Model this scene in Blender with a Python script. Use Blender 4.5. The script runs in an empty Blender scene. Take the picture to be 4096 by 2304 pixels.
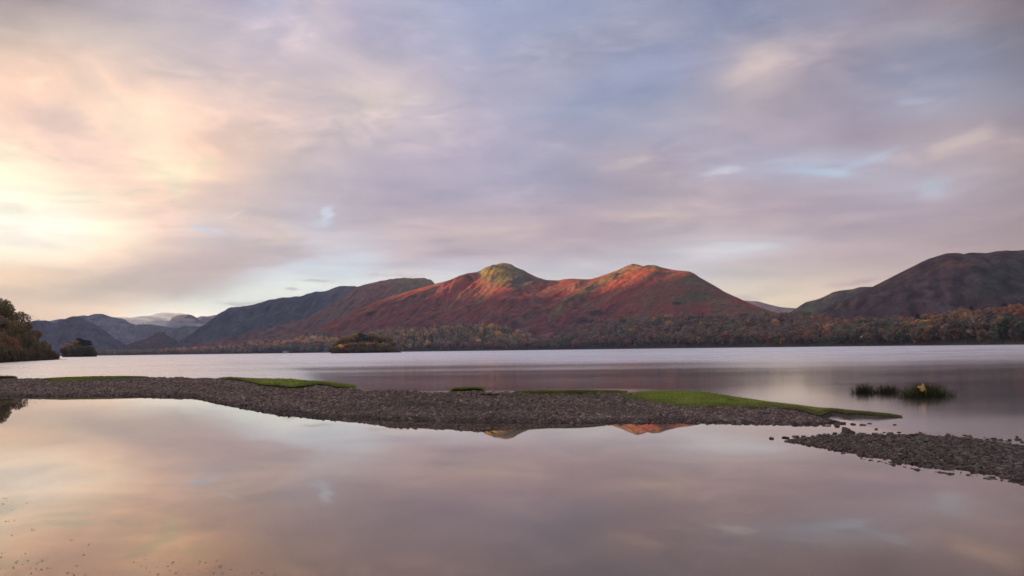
import bpy, math, random
import numpy as np
from mathutils import Matrix, Vector

# ------------------------------------------------------------------ camera
SC = bpy.context.scene
COL = SC.collection
W, HH = 4096.0, 2304.0            # photograph size, used as drawing units
LENS = 28.0
FPX = LENS / 36.0 * W
EYE = 1.5
PITCH = math.atan(247.5 / FPX)
ROLL = 0.0130
_cp, _sp, _cr, _sr = math.cos(PITCH), math.sin(PITCH), math.cos(ROLL), math.sin(ROLL)
FWD = np.array([0, _cp, _sp]); R0 = np.array([1.0, 0, 0]); U0 = np.array([0, -_sp, _cp])
RGT = _cr * R0 - _sr * U0
UPV = _sr * R0 + _cr * U0
cam = bpy.data.cameras.new('camera'); cam.lens = LENS; cam.sensor_width = 36.0
cam.clip_start = 0.1; cam.clip_end = 60000.0
camo = bpy.data.objects.new('camera', cam); COL.objects.link(camo)
m = Matrix.Identity(4)
for i in range(3):
    m[i][0], m[i][1], m[i][2] = RGT[i], UPV[i], -FWD[i]
m[2][3] = EYE
camo.matrix_world = m
SC.camera = camo


def ray(px, py):
    px = np.asarray(px, float); py = np.asarray(py, float)
    return FWD + ((px - W / 2) / FPX)[..., None] * RGT - ((py - HH / 2) / FPX)[..., None] * UPV


def azel(px, py):
    r = ray(px, py)
    h = np.hypot(r[..., 0], r[..., 1])
    return np.arctan2(r[..., 0], r[..., 1]), r[..., 2] / h          # azimuth, tan(elevation)


def azpix(px):
    """azimuth of column px taken at the horizon"""
    hy = HH / 2 + 247.5 - (np.asarray(px, float) - W / 2) * 0.0130
    return azel(px, hy)[0]


def project(P):
    d = np.asarray(P, float) - np.array([0, 0, EYE])
    z = d @ FWD
    return W / 2 + FPX * (d @ RGT) / z, HH / 2 - FPX * (d @ UPV) / z


def on_plane(px, py, z=0.0):
    r = ray(px, py)
    t = (z - EYE) / r[..., 2]
    return r * t[..., None] + np.array([0, 0, EYE])


# ------------------------------------------------------------------ sun, sky, exposure
SUN_AZ = math.radians(-102.0)       # from straight ahead, negative = left
SUN_EL = math.radians(3.6)
SUN_STRENGTH = 5.0
sun = bpy.data.lights.new('sun', 'SUN'); sun.energy = SUN_STRENGTH; sun.angle = math.radians(0.9)
sun.color = (1.0, 0.52, 0.24)
suno = bpy.data.objects.new('sun', sun); COL.objects.link(suno)
sd = Vector((math.sin(SUN_AZ) * math.cos(SUN_EL), math.cos(SUN_AZ) * math.cos(SUN_EL), math.sin(SUN_EL)))
suno.rotation_euler = sd.to_track_quat('Z', 'Y').to_euler()
SC.view_settings.view_transform = 'Standard'
SC.view_settings.look = 'None'
SC.view_settings.exposure = 1.4        # long dusk exposure
SC.view_settings.gamma = 1.0
SC.view_settings.use_curve_mapping = False
SC.render.engine = 'CYCLES'
SC.cycles.use_denoising = True
SC.cycles.max_bounces = 6
SC.cycles.diffuse_bounces = 2
SC.cycles.glossy_bounces = 3
SC.cycles.volume_bounces = 0
SC.cycles.transparent_max_bounces = 6
SC.cycles.caustics_reflective = False
SC.cycles.caustics_refractive = False


def lin(c):
    return tuple(((v / 255.0) / 12.92 if v / 255.0 <= 0.04045 else ((v / 255.0 + 0.055) / 1.055) ** 2.4) for v in c)


class NT:
    def __init__(self, tree):
        self.t = tree; self.n = tree.nodes; self.l = tree.links

    def node(self, typ, **kw):
        n = self.n.new(typ)
        for k, v in kw.items():
            setattr(n, k, v)
        return n

    def put(self, sock, v):
        if v is None:
            return
        if isinstance(v, bpy.types.NodeSocket):
            self.l.new(v, sock)
        else:
            if hasattr(sock.default_value, '__len__') and hasattr(v, '__len__') and len(sock.default_value) == 4 and len(v) == 3:
                v = tuple(v) + (1.0,)
            sock.default_value = v

    def math(self, op, a, b=None, c=None, clamp=False):
        n = self.node('ShaderNodeMath', operation=op, use_clamp=clamp)
        self.put(n.inputs[0], a)
        if b is not None: self.put(n.inputs[1], b)
        if c is not None: self.put(n.inputs[2], c)
        return n.outputs[0]

    def vmath(self, op, a, b=None):
        n = self.node('ShaderNodeVectorMath', operation=op)
        self.put(n.inputs[0], a)
        if b is not None:
            if op == 'SCALE': self.put(n.inputs['Scale'], b)
            else: self.put(n.inputs[1], b)
        return n.outputs['Value'] if op in ('LENGTH', 'DOT_PRODUCT', 'DISTANCE') else n.outputs['Vector']

    def comb(self, x, y, z):
        n = self.node('ShaderNodeCombineXYZ')
        for i, v in enumerate((x, y, z)): self.put(n.inputs[i], v)
        return n.outputs[0]

    def sep(self, v):
        n = self.node('ShaderNodeSeparateXYZ'); self.put(n.inputs[0], v); return n.outputs

    def mix(self, fac, a, b, blend='MIX'):
        n = self.node('ShaderNodeMix', data_type='RGBA', blend_type=blend)
        n.clamp_factor = True
        self.put(n.inputs[0], fac); self.put(n.inputs[6], a); self.put(n.inputs[7], b)
        return n.outputs[2]

    def rng(self, v, a, b, c, d, smooth=False):
        n = self.node('ShaderNodeMapRange', interpolation_type='SMOOTHSTEP' if smooth else 'LINEAR')
        n.clamp = True
        self.put(n.inputs[0], v)
        for i, x in enumerate((a, b, c, d)): self.put(n.inputs[1 + i], x)
        return n.outputs[0]

    def noise(self, vec, scale, detail=4.0, rough=0.5, dist=0.0):
        n = self.node('ShaderNodeTexNoise')
        self.put(n.inputs['Vector'], vec)
        n.inputs['Scale'].default_value = scale; n.inputs['Detail'].default_value = detail
        n.inputs['Roughness'].default_value = rough; n.inputs['Distortion'].default_value = dist
        return n.outputs['Fac'], n.outputs['Color']

    def mapping(self, vec, loc=(0, 0, 0), rot=(0, 0, 0), scale=(1, 1, 1), typ='POINT'):
        n = self.node('ShaderNodeMapping', vector_type=typ)
        self.put(n.inputs['Vector'], vec)
        if 'Location' in n.inputs: n.inputs['Location'].default_value = loc
        n.inputs['Rotation'].default_value = rot; n.inputs['Scale'].default_value = scale
        return n.outputs[0]


# cloud colours by place in the sky (2576 x 1449 drawing units), left and right half
SKY_LEFT = [
    (10, '0:160,148,152 150:163,151,156 300:178,166,174 450:194,180,187 600:189,177,191 680:192,186,205 780:203,188,197 900:189,179,197 1000:180,176,196 1100:172,174,198 1290:158,166,194'),
    (45, '0:176,162,160 150:182,168,168 300:192,178,180 450:198,184,189 600:192,180,192 680:194,186,203 780:208,193,200 900:193,182,198 1000:183,178,196 1100:174,175,198 1290:159,167,195'),
    (80, '0:202,181,170 150:209,190,182 300:210,192,186 500:200,186,190 650:196,184,196 780:212,196,202 900:196,184,198 1100:176,176,198 1290:160,168,196'),
    (150, '0:228,201,182 150:230,205,186 300:222,200,188 450:208,190,190 700:202,186,194 850:204,188,194 1000:196,182,194 1150:178,174,196 1290:164,168,194'),
    (220, '0:240,213,190 100:241,216,192 250:240,216,194 400:230,206,190 500:212,192,190 600:218,196,190 750:212,192,194 860:216,198,196 940:222,204,198 1050:208,192,196 1150:184,176,194 1290:172,172,192'),
    (300, '0:242,215,192 120:238,212,195 250:249,226,200 400:250,227,202 480:238,212,194 600:224,198,188 750:216,194,192 880:214,196,196 960:212,196,198 1080:204,188,196 1290:174,172,194'),
    (370, '0:251,233,204 60:245,222,200 200:237,212,199 350:251,230,206 480:247,220,196 600:232,206,188 700:222,198,190 850:206,190,192 1000:198,184,194 1290:176,170,190'),
    (430, '0:255,247,218 80:247,226,200 200:239,216,200 320:245,224,204 400:255,238,206 500:251,226,198 600:232,208,192 700:208,192,190 850:190,180,192 1000:186,176,192 1290:172,168,190'),
    (480, '0:255,251,227 60:251,234,208 200:255,245,217 300:241,220,200 350:251,228,198 420:244,222,200 520:232,208,194 620:216,196,192 750:200,186,192 900:186,176,190 1290:172,168,188'),
    (540, '0:255,251,229 150:255,253,233 250:255,245,217 350:241,220,202 480:226,206,198 590:222,204,196 700:204,190,192 800:210,203,213 840:212,211,225 900:190,178,188 1100:180,168,182 1290:184,170,184'),
    (590, '0:255,252,232 150:255,254,238 300:255,247,219 400:239,216,198 520:214,204,209 600:220,200,194 740:210,194,190 800:206,204,216 900:198,188,196 1050:206,188,190 1200:212,192,188 1290:206,188,190'),
    (640, '0:255,247,220 150:255,249,222 280:253,232,202 400:228,204,190 520:210,190,188 650:206,190,188 760:198,186,190 820:214,222,232 900:206,206,216 1000:196,182,188 1150:190,176,186 1290:190,176,184'),
    (680, '0:247,222,192 150:241,216,192 300:222,198,186 450:204,184,182 560:198,180,180 640:206,204,212 750:222,228,236 900:216,222,230 1000:206,200,206 1060:204,192,196 1130:204,208,218 1290:200,198,206'),
    (720, '0:235,206,184 150:229,202,184 300:217,194,184 420:202,184,182 520:196,180,180 590:214,216,222 700:222,228,232 850:220,226,230 1290:206,206,212'),
    (760, '0:229,200,180 150:229,204,186 280:227,204,188 380:217,200,194 450:236,234,230 540:228,228,228 650:226,228,228 1290:214,210,208'),
    (790, '0:223,192,174 150:231,206,188 260:237,214,196 320:245,232,214 400:247,238,226 540:236,232,226 1290:216,208,202'),
]
SKY_RIGHT = [
    (10, '1290:159,167,196 1500:152,162,191 1590:156,160,185 1840:146,154,182 2040:150,154,180 2240:158,152,169 2340:166,149,157 2490:138,131,145 2576:116,110,122'),
    (45, '1290:161,168,195 1500:155,162,190 1600:157,160,183 1840:148,155,182 2040:156,155,177 2240:162,154,169 2350:158,150,162 2490:138,136,152 2576:119,116,130'),
    (80, '1290:164,170,194 1440:160,166,190 1600:160,160,180 1740:148,156,184 1900:150,154,178 2050:160,156,174 2200:166,156,170 2350:148,152,172 2480:136,142,164 2576:122,124,140'),
    (150, '1290:166,168,190 1390:176,170,186 1550:158,164,192 1700:152,162,194 1800:166,164,186 1900:206,188,189 1960:200,182,186 2060:170,158,174 2200:146,148,170 2400:146,152,176 2576:128,132,152'),
    (200, '1290:192,178,188 1350:168,168,188 1550:156,166,196 1700:156,168,198 1800:176,168,184 1880:198,182,185 2000:180,166,178 2100:160,154,172 2250:154,156,176 2330:160,166,188 2500:146,150,172 2576:138,144,164'),
    (250, '1290:180,174,192 1450:158,166,194 1600:162,166,188 1750:164,162,180 1900:180,168,178 2050:166,158,174 2250:170,166,184 2320:176,180,200 2450:156,156,174 2576:148,148,164'),
    (300, '1290:172,172,194 1480:158,166,192 1650:176,176,196 1800:168,166,184 1950:176,164,178 2100:164,156,176 2250:158,152,172 2400:160,154,170 2576:154,148,160'),
    (350, '1290:174,169,189 1500:160,162,186 1700:166,164,184 1900:176,164,178 2150:172,160,174 2300:180,166,176 2400:197,179,180 2500:178,164,172 2576:164,152,160'),
    (410, '1290:171,168,190 1400:168,170,192 1530:186,172,182 1590:208,190,193 1680:180,168,182 1790:182,180,198 1830:196,194,212 1950:180,180,200 2080:178,190,212 2200:182,180,196 2350:190,174,180 2450:184,172,180 2576:168,154,160'),
    (470, '1290:168,167,188 1450:164,164,186 1600:172,164,180 1800:190,176,184 1950:180,168,182 2100:174,164,180 2300:178,176,194 2360:182,186,204 2450:176,166,178 2576:166,152,160'),
    (540, '1290:182,170,185 1450:184,170,182 1550:200,182,186 1650:210,192,191 1740:196,180,186 1850:180,166,178 2050:176,164,178 2250:172,160,176 2450:164,152,164 2576:158,146,154'),
    (590, '1290:204,186,188 1400:186,170,180 1500:178,164,178 1650:188,174,182 1800:200,186,190 2000:192,178,184 2200:178,164,174 2576:158,146,152'),
    (625, '1290:194,178,184 1400:188,172,182 1550:190,180,188 1700:204,200,206 1850:214,214,220 1920:206,204,212 2000:196,182,186 2200:182,166,174 2450:168,154,160 2576:160,147,153'),
    (655, '1290:194,188,198 1450:200,196,204 1600:200,194,202 1800:206,204,210 1900:204,190,190 2000:200,184,186 2200:188,172,176 2400:172,158,164 2576:164,150,156'),
    (700, '1290:204,204,210 1500:200,202,210 1820:200,194,198 1950:206,196,194 2080:204,188,184 2200:192,176,176 2576:170,156,160'),
    (740, '1290:208,206,210 1500:206,204,208 1900:213,201,190 2000:218,203,187 2100:208,188,178 2300:196,180,176 2576:172,158,160'),
    (775, '1290:212,206,204 1500:212,204,200 1900:224,204,185 2000:224,204,184 2100:214,192,178 2300:204,186,178 2576:178,162,161'),
]


def _table(rows):
    out = []
    for y, t in rows:
        xs, cs = [], []
        for w_ in t.split():
            x, c = w_.split(':'); xs.append(float(x)); cs.append(lin([float(v) for v in c.split(',')]))
        out.append((y, xs, np.array(cs)))
    return out


_TL, _TR = _table(SKY_LEFT), _table(SKY_RIGHT)


def _look(tab, x, y):
    rows = np.array([[np.interp(x, xs, cs[:, k]) for k in range(3)] for _, xs, cs in tab])
    ys = [r[0] for r in tab]
    return np.array([np.interp(y, ys, rows[:, k]) for k in range(3)])


def sky_rgb(x, y):
    """linear colour of the sky at drawing position (x, y)"""
    w_ = min(1.0, max(0.0, (x - 1210) / 160.0))
    c = (1.01 + 0.05 * min(1.0, max(0.0, (650 - x) / 300.0))) * (1 - w_) * _look(_TL, min(x, 1290), y) + 0.955 * w_ * _look(_TR, max(x, 1290), y)
    # the air in front lowers the contrast of the clouds: here they have what they have without it
    lum = float(c @ np.array((.3, .5, .2)))
    c = lum + (c - lum) * 1.13
    mean = 0.37 + 0.34 * math.exp(-((x - 60) / 620.0) ** 2) * math.exp(-((y - 480) / 330.0) ** 2) + 0.16 * min(1.0, max(0.0, (y - 560) / 160.0))
    return np.maximum(c * (max(lum, .05) / mean) ** 0.28, 0.01)


def dir_to_draw(az, el):
    d = np.array([math.sin(az) * math.cos(el), math.cos(az) * math.cos(el), math.sin(el)])
    z = d @ FWD
    return ((W / 2 + FPX * (d @ RGT) / z) * 2576 / W, (HH / 2 - FPX * (d @ UPV) / z) * 2576 / W)


world = bpy.data.worlds.new('World'); SC.world = world; world.use_nodes = True
N = NT(world.node_tree); N.n.clear()
gen = N.node('ShaderNodeTexCoord').outputs['Generated']
dx, dy, dz = N.sep(gen)
pz = N.math('ADD', N.math('MAXIMUM', dz, 0.0), 0.14)
plane = N.comb(N.math('DIVIDE', dx, pz), N.math('DIVIDE', dy, pz), 0.0)
# drifting cloud sheets: long streaks across the sky
streak = N.mapping(plane, rot=(0, 0, math.radians(38)), scale=(0.55, 1.5, 1.0))
warpf, warpc = N.noise(streak, 0.9, 5.0, 0.55, 0.3)
wv = N.vmath('MULTIPLY', N.vmath('SUBTRACT', warpc, (0.5, 0.5, 0.5)), (0.034, 0.014, 0.0))
az = N.math('ARCTAN2', dx, dy)
el = N.math('ARCSINE', dz)
wamp = N.rng(el, 0.0, 0.30, 0.35, 1.0)
ae = N.vmath('ADD', N.comb(az, el, 0.0), N.vmath('SCALE', wv, wamp))
waz, wel, _ = N.sep(ae)
azf = N.math('MULTIPLY_ADD', waz, 1.0 / (2 * math.pi), 0.5)
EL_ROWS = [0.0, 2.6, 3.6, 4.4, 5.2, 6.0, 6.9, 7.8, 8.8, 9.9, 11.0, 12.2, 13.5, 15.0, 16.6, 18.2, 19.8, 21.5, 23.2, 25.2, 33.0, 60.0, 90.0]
AZ_IN = list(np.linspace(-33.4, 33.4, 22))
BACK = {-180: (150, 146, 164), -140: (160, 152, 164), -105: (196, 176, 172), -75: (248, 222, 190), -52: (255, 236, 204), -42: (255, 240, 208),
        42: (158, 148, 158), 60: (150, 144, 158), 95: (146, 144, 160), 140: (146, 144, 162), 180: (150, 146, 164)}


def back_col(a, e):
    c = np.array(lin(BACK[a]))
    hi = np.array(lin((150, 152, 176)))
    warm = np.array(lin((214, 194, 186)))
    f = min(1.0, max(0.0, (e - 12) / 22.0))
    c = c * (1 - f) + hi * f
    g = max(0.0, 1 - e / 8.0) * 0.5
    if -160 < a < 160:
        c = c * (1 - g) + warm * g if abs(a) > 41 and a > 0 else c
    if -80 <= a <= -40:                       # bright cloud round the hidden sun
        c = c * (1.0 + 3.0 * math.exp(-((e - 10) / 9.0) ** 2) * math.exp(-((a + 66) / 22.0) ** 2))
    return c


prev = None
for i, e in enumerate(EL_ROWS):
    ramp = N.node('ShaderNodeValToRGB')
    cr = ramp.color_ramp; cr.interpolation = 'LINEAR'
    stops = []
    if e <= 34:
        for a in (-180, -140, -105, -75, -52, -42): stops.append((a, back_col(a, e)))
        for a in AZ_IN:
            x, y = dir_to_draw(math.radians(a), math.radians(e))
            c = sky_rgb(min(max(x, 0), 2576), min(max(y, 10), 790))
            if e > 30:
                c = 0.6 * c + 0.4 * np.array(lin((160, 158, 180)))
            glow = 0.18 * math.exp(-((a + 33) / 5.0) ** 2 - ((e - 10.5) / 4.5) ** 2)
            c = c * (1 + glow)
            c[0] *= 1 + 0.16 * min(1.0, max(0.0, (c[0] - .78) / .25))      # warm light brighter than white
            stops.append((a, c))
        for a in (42, 60, 95, 140): stops.append((a, back_col(a, e)))
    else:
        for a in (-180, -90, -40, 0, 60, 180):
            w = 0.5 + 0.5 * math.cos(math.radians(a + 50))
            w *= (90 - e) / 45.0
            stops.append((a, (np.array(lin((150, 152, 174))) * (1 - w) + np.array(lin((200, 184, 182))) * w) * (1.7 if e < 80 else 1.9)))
    while len(cr.elements) < len(stops): cr.elements.new(0.5)
    for el_, (a, c) in zip(cr.elements, stops):
        el_.position = (a + 180) / 360.0
    for el_, (a, c) in zip(cr.elements, stops):
        el_.color = (*[float(v) for v in c], 1.0)
    # the tiny term only makes the nodes run one after another (they do not all fit in memory at once)
    N.put(ramp.inputs[0], azf if prev is None else N.math('MULTIPLY_ADD', N.vmath('DOT_PRODUCT', prev, (1.0, 1.0, 1.0)), 1e-9, azf))
    if prev is None:
        prev = ramp.outputs[0]
    else:
        f = N.rng(N.math('MULTIPLY_ADD', N.vmath('DOT_PRODUCT', prev, (1.0, 1.0, 1.0)), 1e-9, wel), math.radians(EL_ROWS[i - 1]), math.radians(e), 0.0, 1.0)
        prev = N.mix(f, prev, ramp.outputs[0])
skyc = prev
# single clouds and clear gaps: x, y, rx, ry (2576 units), tilt in degrees (up to the right), colour, cover
CLOUDS = [
    (640, 738, 130, 18, 16, (232, 234, 235), 0.65), (820, 668, 130, 20, 10, (222, 229, 235), 0.6), (420, 775, 90, 10, 8, (246, 238, 226), 0.5),
    (400, 694, 170, 30, 14, (203, 183, 178), 0.55), (545, 672, 90, 22, 20, (200, 181, 180), 0.6), (690, 645, 80, 14, 14, (200, 184, 184), 0.5), (180, 726, 160, 20, 6, (222, 196, 180), 0.4), (470, 722, 60, 12, 24, (198, 180, 178), 0.5),
    (1905, 160, 80, 28, 25, (214, 195, 192), 0.5), (1585, 405, 50, 14, 6, (212, 195, 196), 0.5), (1660, 540, 90, 14, 3, (214, 195, 190), 0.5),
    (1832, 420, 45, 8, 0, (212, 210, 222), 0.6), (2080, 428, 70, 11, -6, (184, 204, 224), 0.6), (2170, 408, 60, 9, 18, (184, 200, 220), 0.5), (1975, 400, 40, 6, 8, (186, 196, 214), 0.4),
    (2400, 362, 70, 16, 22, (206, 188, 184), 0.5), (2345, 476, 34, 22, 10, (184, 196, 212), 0.5), (2320, 246, 50, 10, -4, (180, 190, 208), 0.4), (2390, 268, 60, 10, 16, (170, 170, 190), 0.3),
    (935, 250, 30, 26, 0, (228, 210, 200), 0.6), (958, 300, 12, 46, 3, (222, 204, 198), 0.6), (895, 285, 10, 34, -6, (220, 202, 197), 0.5), (1000, 245, 14, 26, 0, (220, 203, 199), 0.5), (1085, 240, 18, 30, -5, (206, 190, 196), 0.4),
    (420, 455, 60, 22, -40, (255, 240, 208), 0.6), (520, 415, 30, 22, 40, (255, 236, 204), 0.5), (205, 480, 75, 8, 4, (255, 249, 224), 0.6), (200, 502, 70, 7, 2, (255, 248, 224), 0.5), (355, 486, 30, 6, 4, (250, 232, 206), 0.5), (25, 395, 40, 10, -4, (255, 242, 214), 0.4), (115, 400, 25, 6, 10, (252, 236, 208), 0.4), (10, 520, 60, 14, -20, (255, 253, 234), 0.5),
    (330, 310, 110, 34, -35, (250, 230, 208), 0.4), (170, 300, 60, 22, -20, (230, 205, 196), 0.4), (60, 360, 70, 16, -12, (236, 212, 196), 0.35), (560, 470, 40, 10, 0, (238, 214, 198), 0.3),
    (825, 542, 30, 12, 38, (224, 232, 244), 0.7), (800, 556, 36, 8, 10, (214, 222, 236), 0.6), (520, 586, 30, 6, -18, (216, 222, 236), 0.7), (585, 547, 28, 5, 28, (240, 228, 220), 0.55), (560, 556, 34, 5, 10, (226, 210, 204), 0.4),
    (700, 605, 45, 9, 10, (226, 206, 194), 0.5), (480, 622, 40, 5, 0, (236, 216, 202), 0.4), (760, 640, 40, 9, 14, (196, 182, 186), 0.5), (640, 668, 80, 7, 8, (198, 184, 186), 0.4),
    (1040, 596, 70, 7, -6, (210, 192, 190), 0.4), (1090, 610, 40, 6, 0, (188, 176, 186), 0.4), (1230, 580, 80, 9, 6, (214, 196, 190), 0.4), (1440, 590, 110, 13, 6, (174, 160, 174), 0.5), (1340, 572, 40, 6, 0, (206, 190, 188), 0.4), (1190, 640, 120, 6, 0, (186, 172, 182), 0.4),
    (1030, 688, 45, 6, 4, (200, 188, 192), 0.7), (955, 692, 40, 4, 0, (202, 196, 202), 0.6), (800, 698, 50, 3.2, 3, (196, 192, 198), 0.65), (722, 720, 16, 4, 0, (184, 184, 192), 0.75), (650, 756, 60, 3.5, 8, (204, 198, 196), 0.6), (600, 764, 40, 3, 0, (196, 190, 190), 0.5), (520, 752, 40, 3, 6, (220, 212, 206), 0.4), (1080, 668, 30, 4, 0, (200, 196, 204), 0.4),
    (1850, 622, 90, 10, 0, (218, 220, 226), 0.5), (1800, 640, 100, 8, 4, (208, 208, 214), 0.4), (1960, 655, 90, 7, 10, (202, 184, 184), 0.6), (1860, 668, 70, 5, 8, (204, 188, 186), 0.5), (1900, 696, 60, 2.6, 0, (190, 180, 184), 0.5),
    (2120, 716, 42, 7, 8, (166, 152, 160), 0.85), (2165, 708, 34, 7, 4, (164, 150, 158), 0.8), (2085, 722, 26, 4, 6, (186, 170, 170), 0.5), (1888, 752, 26, 6, -12, (190, 176, 176), 0.6), (1930, 745, 26, 4, -8, (200, 186, 182), 0.4),
]
_, wisp = N.noise(N.mapping(N.comb(az, el, 0.0), rot=(0, 0, math.radians(-12)), scale=(11, 30, 1)), 1.0, 5.0, 0.6, 0.4)
aw = N.vmath('ADD', ae, N.vmath('MULTIPLY', N.vmath('SUBTRACT', wisp, (0.5, 0.5, 0.5)), (0.085, 0.026, 0.0)))


def cloud_col(c):
    c = np.array(lin(c)); lum = float(c @ np.array((.3, .5, .2)))
    return tuple(float(v) for v in np.maximum(lum + (c - lum) * 1.05, .01))


for (x, y, rx, ry, tilt, c, op) in CLOUDS:
    a0, te = azel(x * W / 2576, y * W / 2576)
    a0 = float(a0); e0 = math.atan(float(te))
    k = 2576 / W * FPX
    mp = N.mapping(N.vmath('ADD', aw, N.vmath('SCALE', skyc, 1e-9)), loc=(a0, e0, 0), rot=(0, 0, math.radians(tilt)), scale=(rx / k / math.cos(a0) ** 0.0, ry / k, 1.0), typ='TEXTURE')
    f = N.rng(N.vmath('LENGTH', mp), 0.25, 1.6, min(.95, op * 1.3), 0.0, smooth=True)
    skyc = N.mix(f, skyc, cloud_col(c))
# fine streaky structure
aed = N.vmath('ADD', N.comb(az, el, 0.0), N.vmath('SCALE', wv, 0.6))
up = N.rng(el, math.radians(7), math.radians(16), 0.0, 1.0, smooth=True)
right = N.rng(az, math.radians(-14), math.radians(4), 0.0, 1.0, smooth=True)
n_r, _ = N.noise(N.mapping(aed, rot=(0, 0, math.radians(-20)), scale=(6, 20, 1)), 1.0, 6.0, 0.55, 0.5)      # streaks rising to the right
n_l, _ = N.noise(N.mapping(aed, rot=(0, 0, math.radians(24)), scale=(7, 17, 1)), 1.0, 6.0, 0.55, 0.6)       # streaks falling to the right
n_h, _ = N.noise(N.mapping(aed, rot=(0, 0, math.radians(-3)), scale=(7, 42, 1)), 1.0, 6.0, 0.55, 0.5)       # level bands low down
n_b, _ = N.noise(N.mapping(aed, rot=(0, 0, math.radians(-12)), scale=(4, 9, 1)), 1.0, 4.0, 0.5, 0.8)        # big soft masses
def fmix(f, a_, b_):
    n_ = N.node('ShaderNodeMix', data_type='FLOAT'); N.put(n_.inputs[0], f); N.put(n_.inputs[2], a_); N.put(n_.inputs[3], b_)
    return n_.outputs[0]
tex = N.rng(fmix(up, n_h, fmix(right, n_l, n_r)), 0.30, 0.70, 0.0, 1.0)
big = N.rng(n_b, 0.30, 0.70, 0.0, 1.0)
calm = N.rng(el, 0.02, 0.12, 0.45, 1.0)
k1 = N.math('MULTIPLY', N.math('SUBTRACT', tex, 0.5), N.math('MULTIPLY', calm, 0.36))
k2 = N.math('MULTIPLY', N.math('SUBTRACT', big, 0.5), N.math('MULTIPLY', calm, 0.07))
warmth = N.comb(N.math('ADD', N.math('MULTIPLY_ADD', k1, 1.20, 1.0), N.math('MULTIPLY', k2, 1.15)),
                N.math('ADD', N.math('MULTIPLY_ADD', k1, 0.92, 1.0), N.math('MULTIPLY', k2, 0.85)),
                N.math('ADD', N.math('MULTIPLY_ADD', k1, 0.62, 1.0), N.math('MULTIPLY', k2, 0.50)))
skyc = N.vmath('MULTIPLY', skyc, warmth)
n_f, _ = N.noise(N.mapping(aed, rot=(0, 0, math.radians(-14)), scale=(16, 46, 1)), 1.0, 7.0, 0.62, 0.7)
lump = N.rng(n_f, 0.42, 0.66, 0.0, 1.0, smooth=True)
patch, _ = N.noise(N.mapping(aed, rot=(0, 0, math.radians(-12)), scale=(5, 13, 1), loc=(3, 1, 0)), 1.0, 3.0, 0.5, 0.4)
lump = N.math('MULTIPLY', lump, N.math('MULTIPLY', N.rng(patch, 0.42, 0.62, 0.0, 1.0, smooth=True), N.rng(el, 0.10, 0.2, 0.0, 1.0)))
skyc = N.vmath('MULTIPLY', skyc, N.comb(N.math('MULTIPLY_ADD', lump, .20, 1.0), N.math('MULTIPLY_ADD', lump, .15, 1.0), N.math('MULTIPLY_ADD', lump, .10, 1.0)))
nish = N.node('ShaderNodeTexSky', sky_type='NISHITA')
nish.sun_disc = False; nish.sun_elevation = SUN_EL; nish.sun_rotation = SUN_AZ
nish.air_density = 1.0; nish.dust_density = 1.5
SKY_STRENGTH = 0.1
SKY_GAIN = 1.03 / 2 ** 1.4
# the low sky is seen through the most air: (elevation in degrees, gain r, g, b) make up for what the haze takes
AIR = [(0, 1.50, 1.65, 1.48), (3.2, 1.39, 1.53, 1.39), (4.5, 1.16, 1.32, 1.23), (6, 0.955, 1.07, 1.12), (9, 0.93, 0.985, 1.0), (13, 0.91, 0.97, 0.99), (20, 0.88, 0.95, 0.97), (40, 0.82, 0.92, 0.98)]
air = N.node('ShaderNodeValToRGB'); air.color_ramp.interpolation = 'LINEAR'
while len(air.color_ramp.elements) < len(AIR): air.color_ramp.elements.new(0.5)
for e_, q in zip(air.color_ramp.elements, AIR): e_.position = q[0] / 40.0
for e_, q in zip(air.color_ramp.elements, AIR): e_.color = (q[1], q[2], q[3], 1)
N.put(air.inputs[0], N.math('DIVIDE', el, math.radians(40.0)))
skyc = N.vmath('MULTIPLY', skyc, air.outputs[0])
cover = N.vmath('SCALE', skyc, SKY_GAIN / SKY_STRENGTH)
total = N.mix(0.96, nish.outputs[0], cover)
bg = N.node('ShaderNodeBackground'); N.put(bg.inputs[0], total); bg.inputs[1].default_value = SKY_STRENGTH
wo = N.node('ShaderNodeOutputWorld'); N.l.new(bg.outputs[0], wo.inputs[0])
world.cycles.sampling_method = 'MANUAL'; world.cycles.sample_map_resolution = 512

# ------------------------------------------------------------------ helpers
RNG = np.random.default_rng(7)


def _hash(ix, iy, seed):
    h = (ix.astype(np.int64) * 374761393 + iy.astype(np.int64) * 668265263 + seed * 1442695041) & 0xFFFFFFFF
    h = ((h ^ (h >> 13)) * 1274126177) & 0xFFFFFFFF
    h = (h ^ (h >> 16)) & 0xFFFFFFFF
    return h / 4294967295.0


def vnoise(x, y, seed=0):
    x = np.asarray(x, float); y = np.asarray(y, float)
    x, y = np.broadcast_arrays(x, y)
    x0 = np.floor(x); y0 = np.floor(y)
    fx = x - x0; fy = y - y0
    ix = x0.astype(np.int64); iy = y0.astype(np.int64)

    def g(i, j, ax, ay):
        a = _hash(i, j, seed) * 2 * np.pi
        return np.cos(a) * ax + np.sin(a) * ay
    u = fx * fx * fx * (fx * (fx * 6 - 15) + 10); v = fy * fy * fy * (fy * (fy * 6 - 15) + 10)
    a = g(ix, iy, fx, fy); b = g(ix + 1, iy, fx - 1, fy)
    c = g(ix, iy + 1, fx, fy - 1); d = g(ix + 1, iy + 1, fx - 1, fy - 1)
    return (a * (1 - u) + b * u) * (1 - v) + (c * (1 - u) + d * u) * v      # about -0.7 .. 0.7


def fbm(x, y, seed=0, octaves=4, gain=0.5):
    t = 0; a = 1.0
    for o in range(octaves):
        t = t + a * vnoise(x * 2 ** o + 17.3 * o, y * 2 ** o - 9.1 * o, seed + o * 31); a *= gain
    return t


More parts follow.
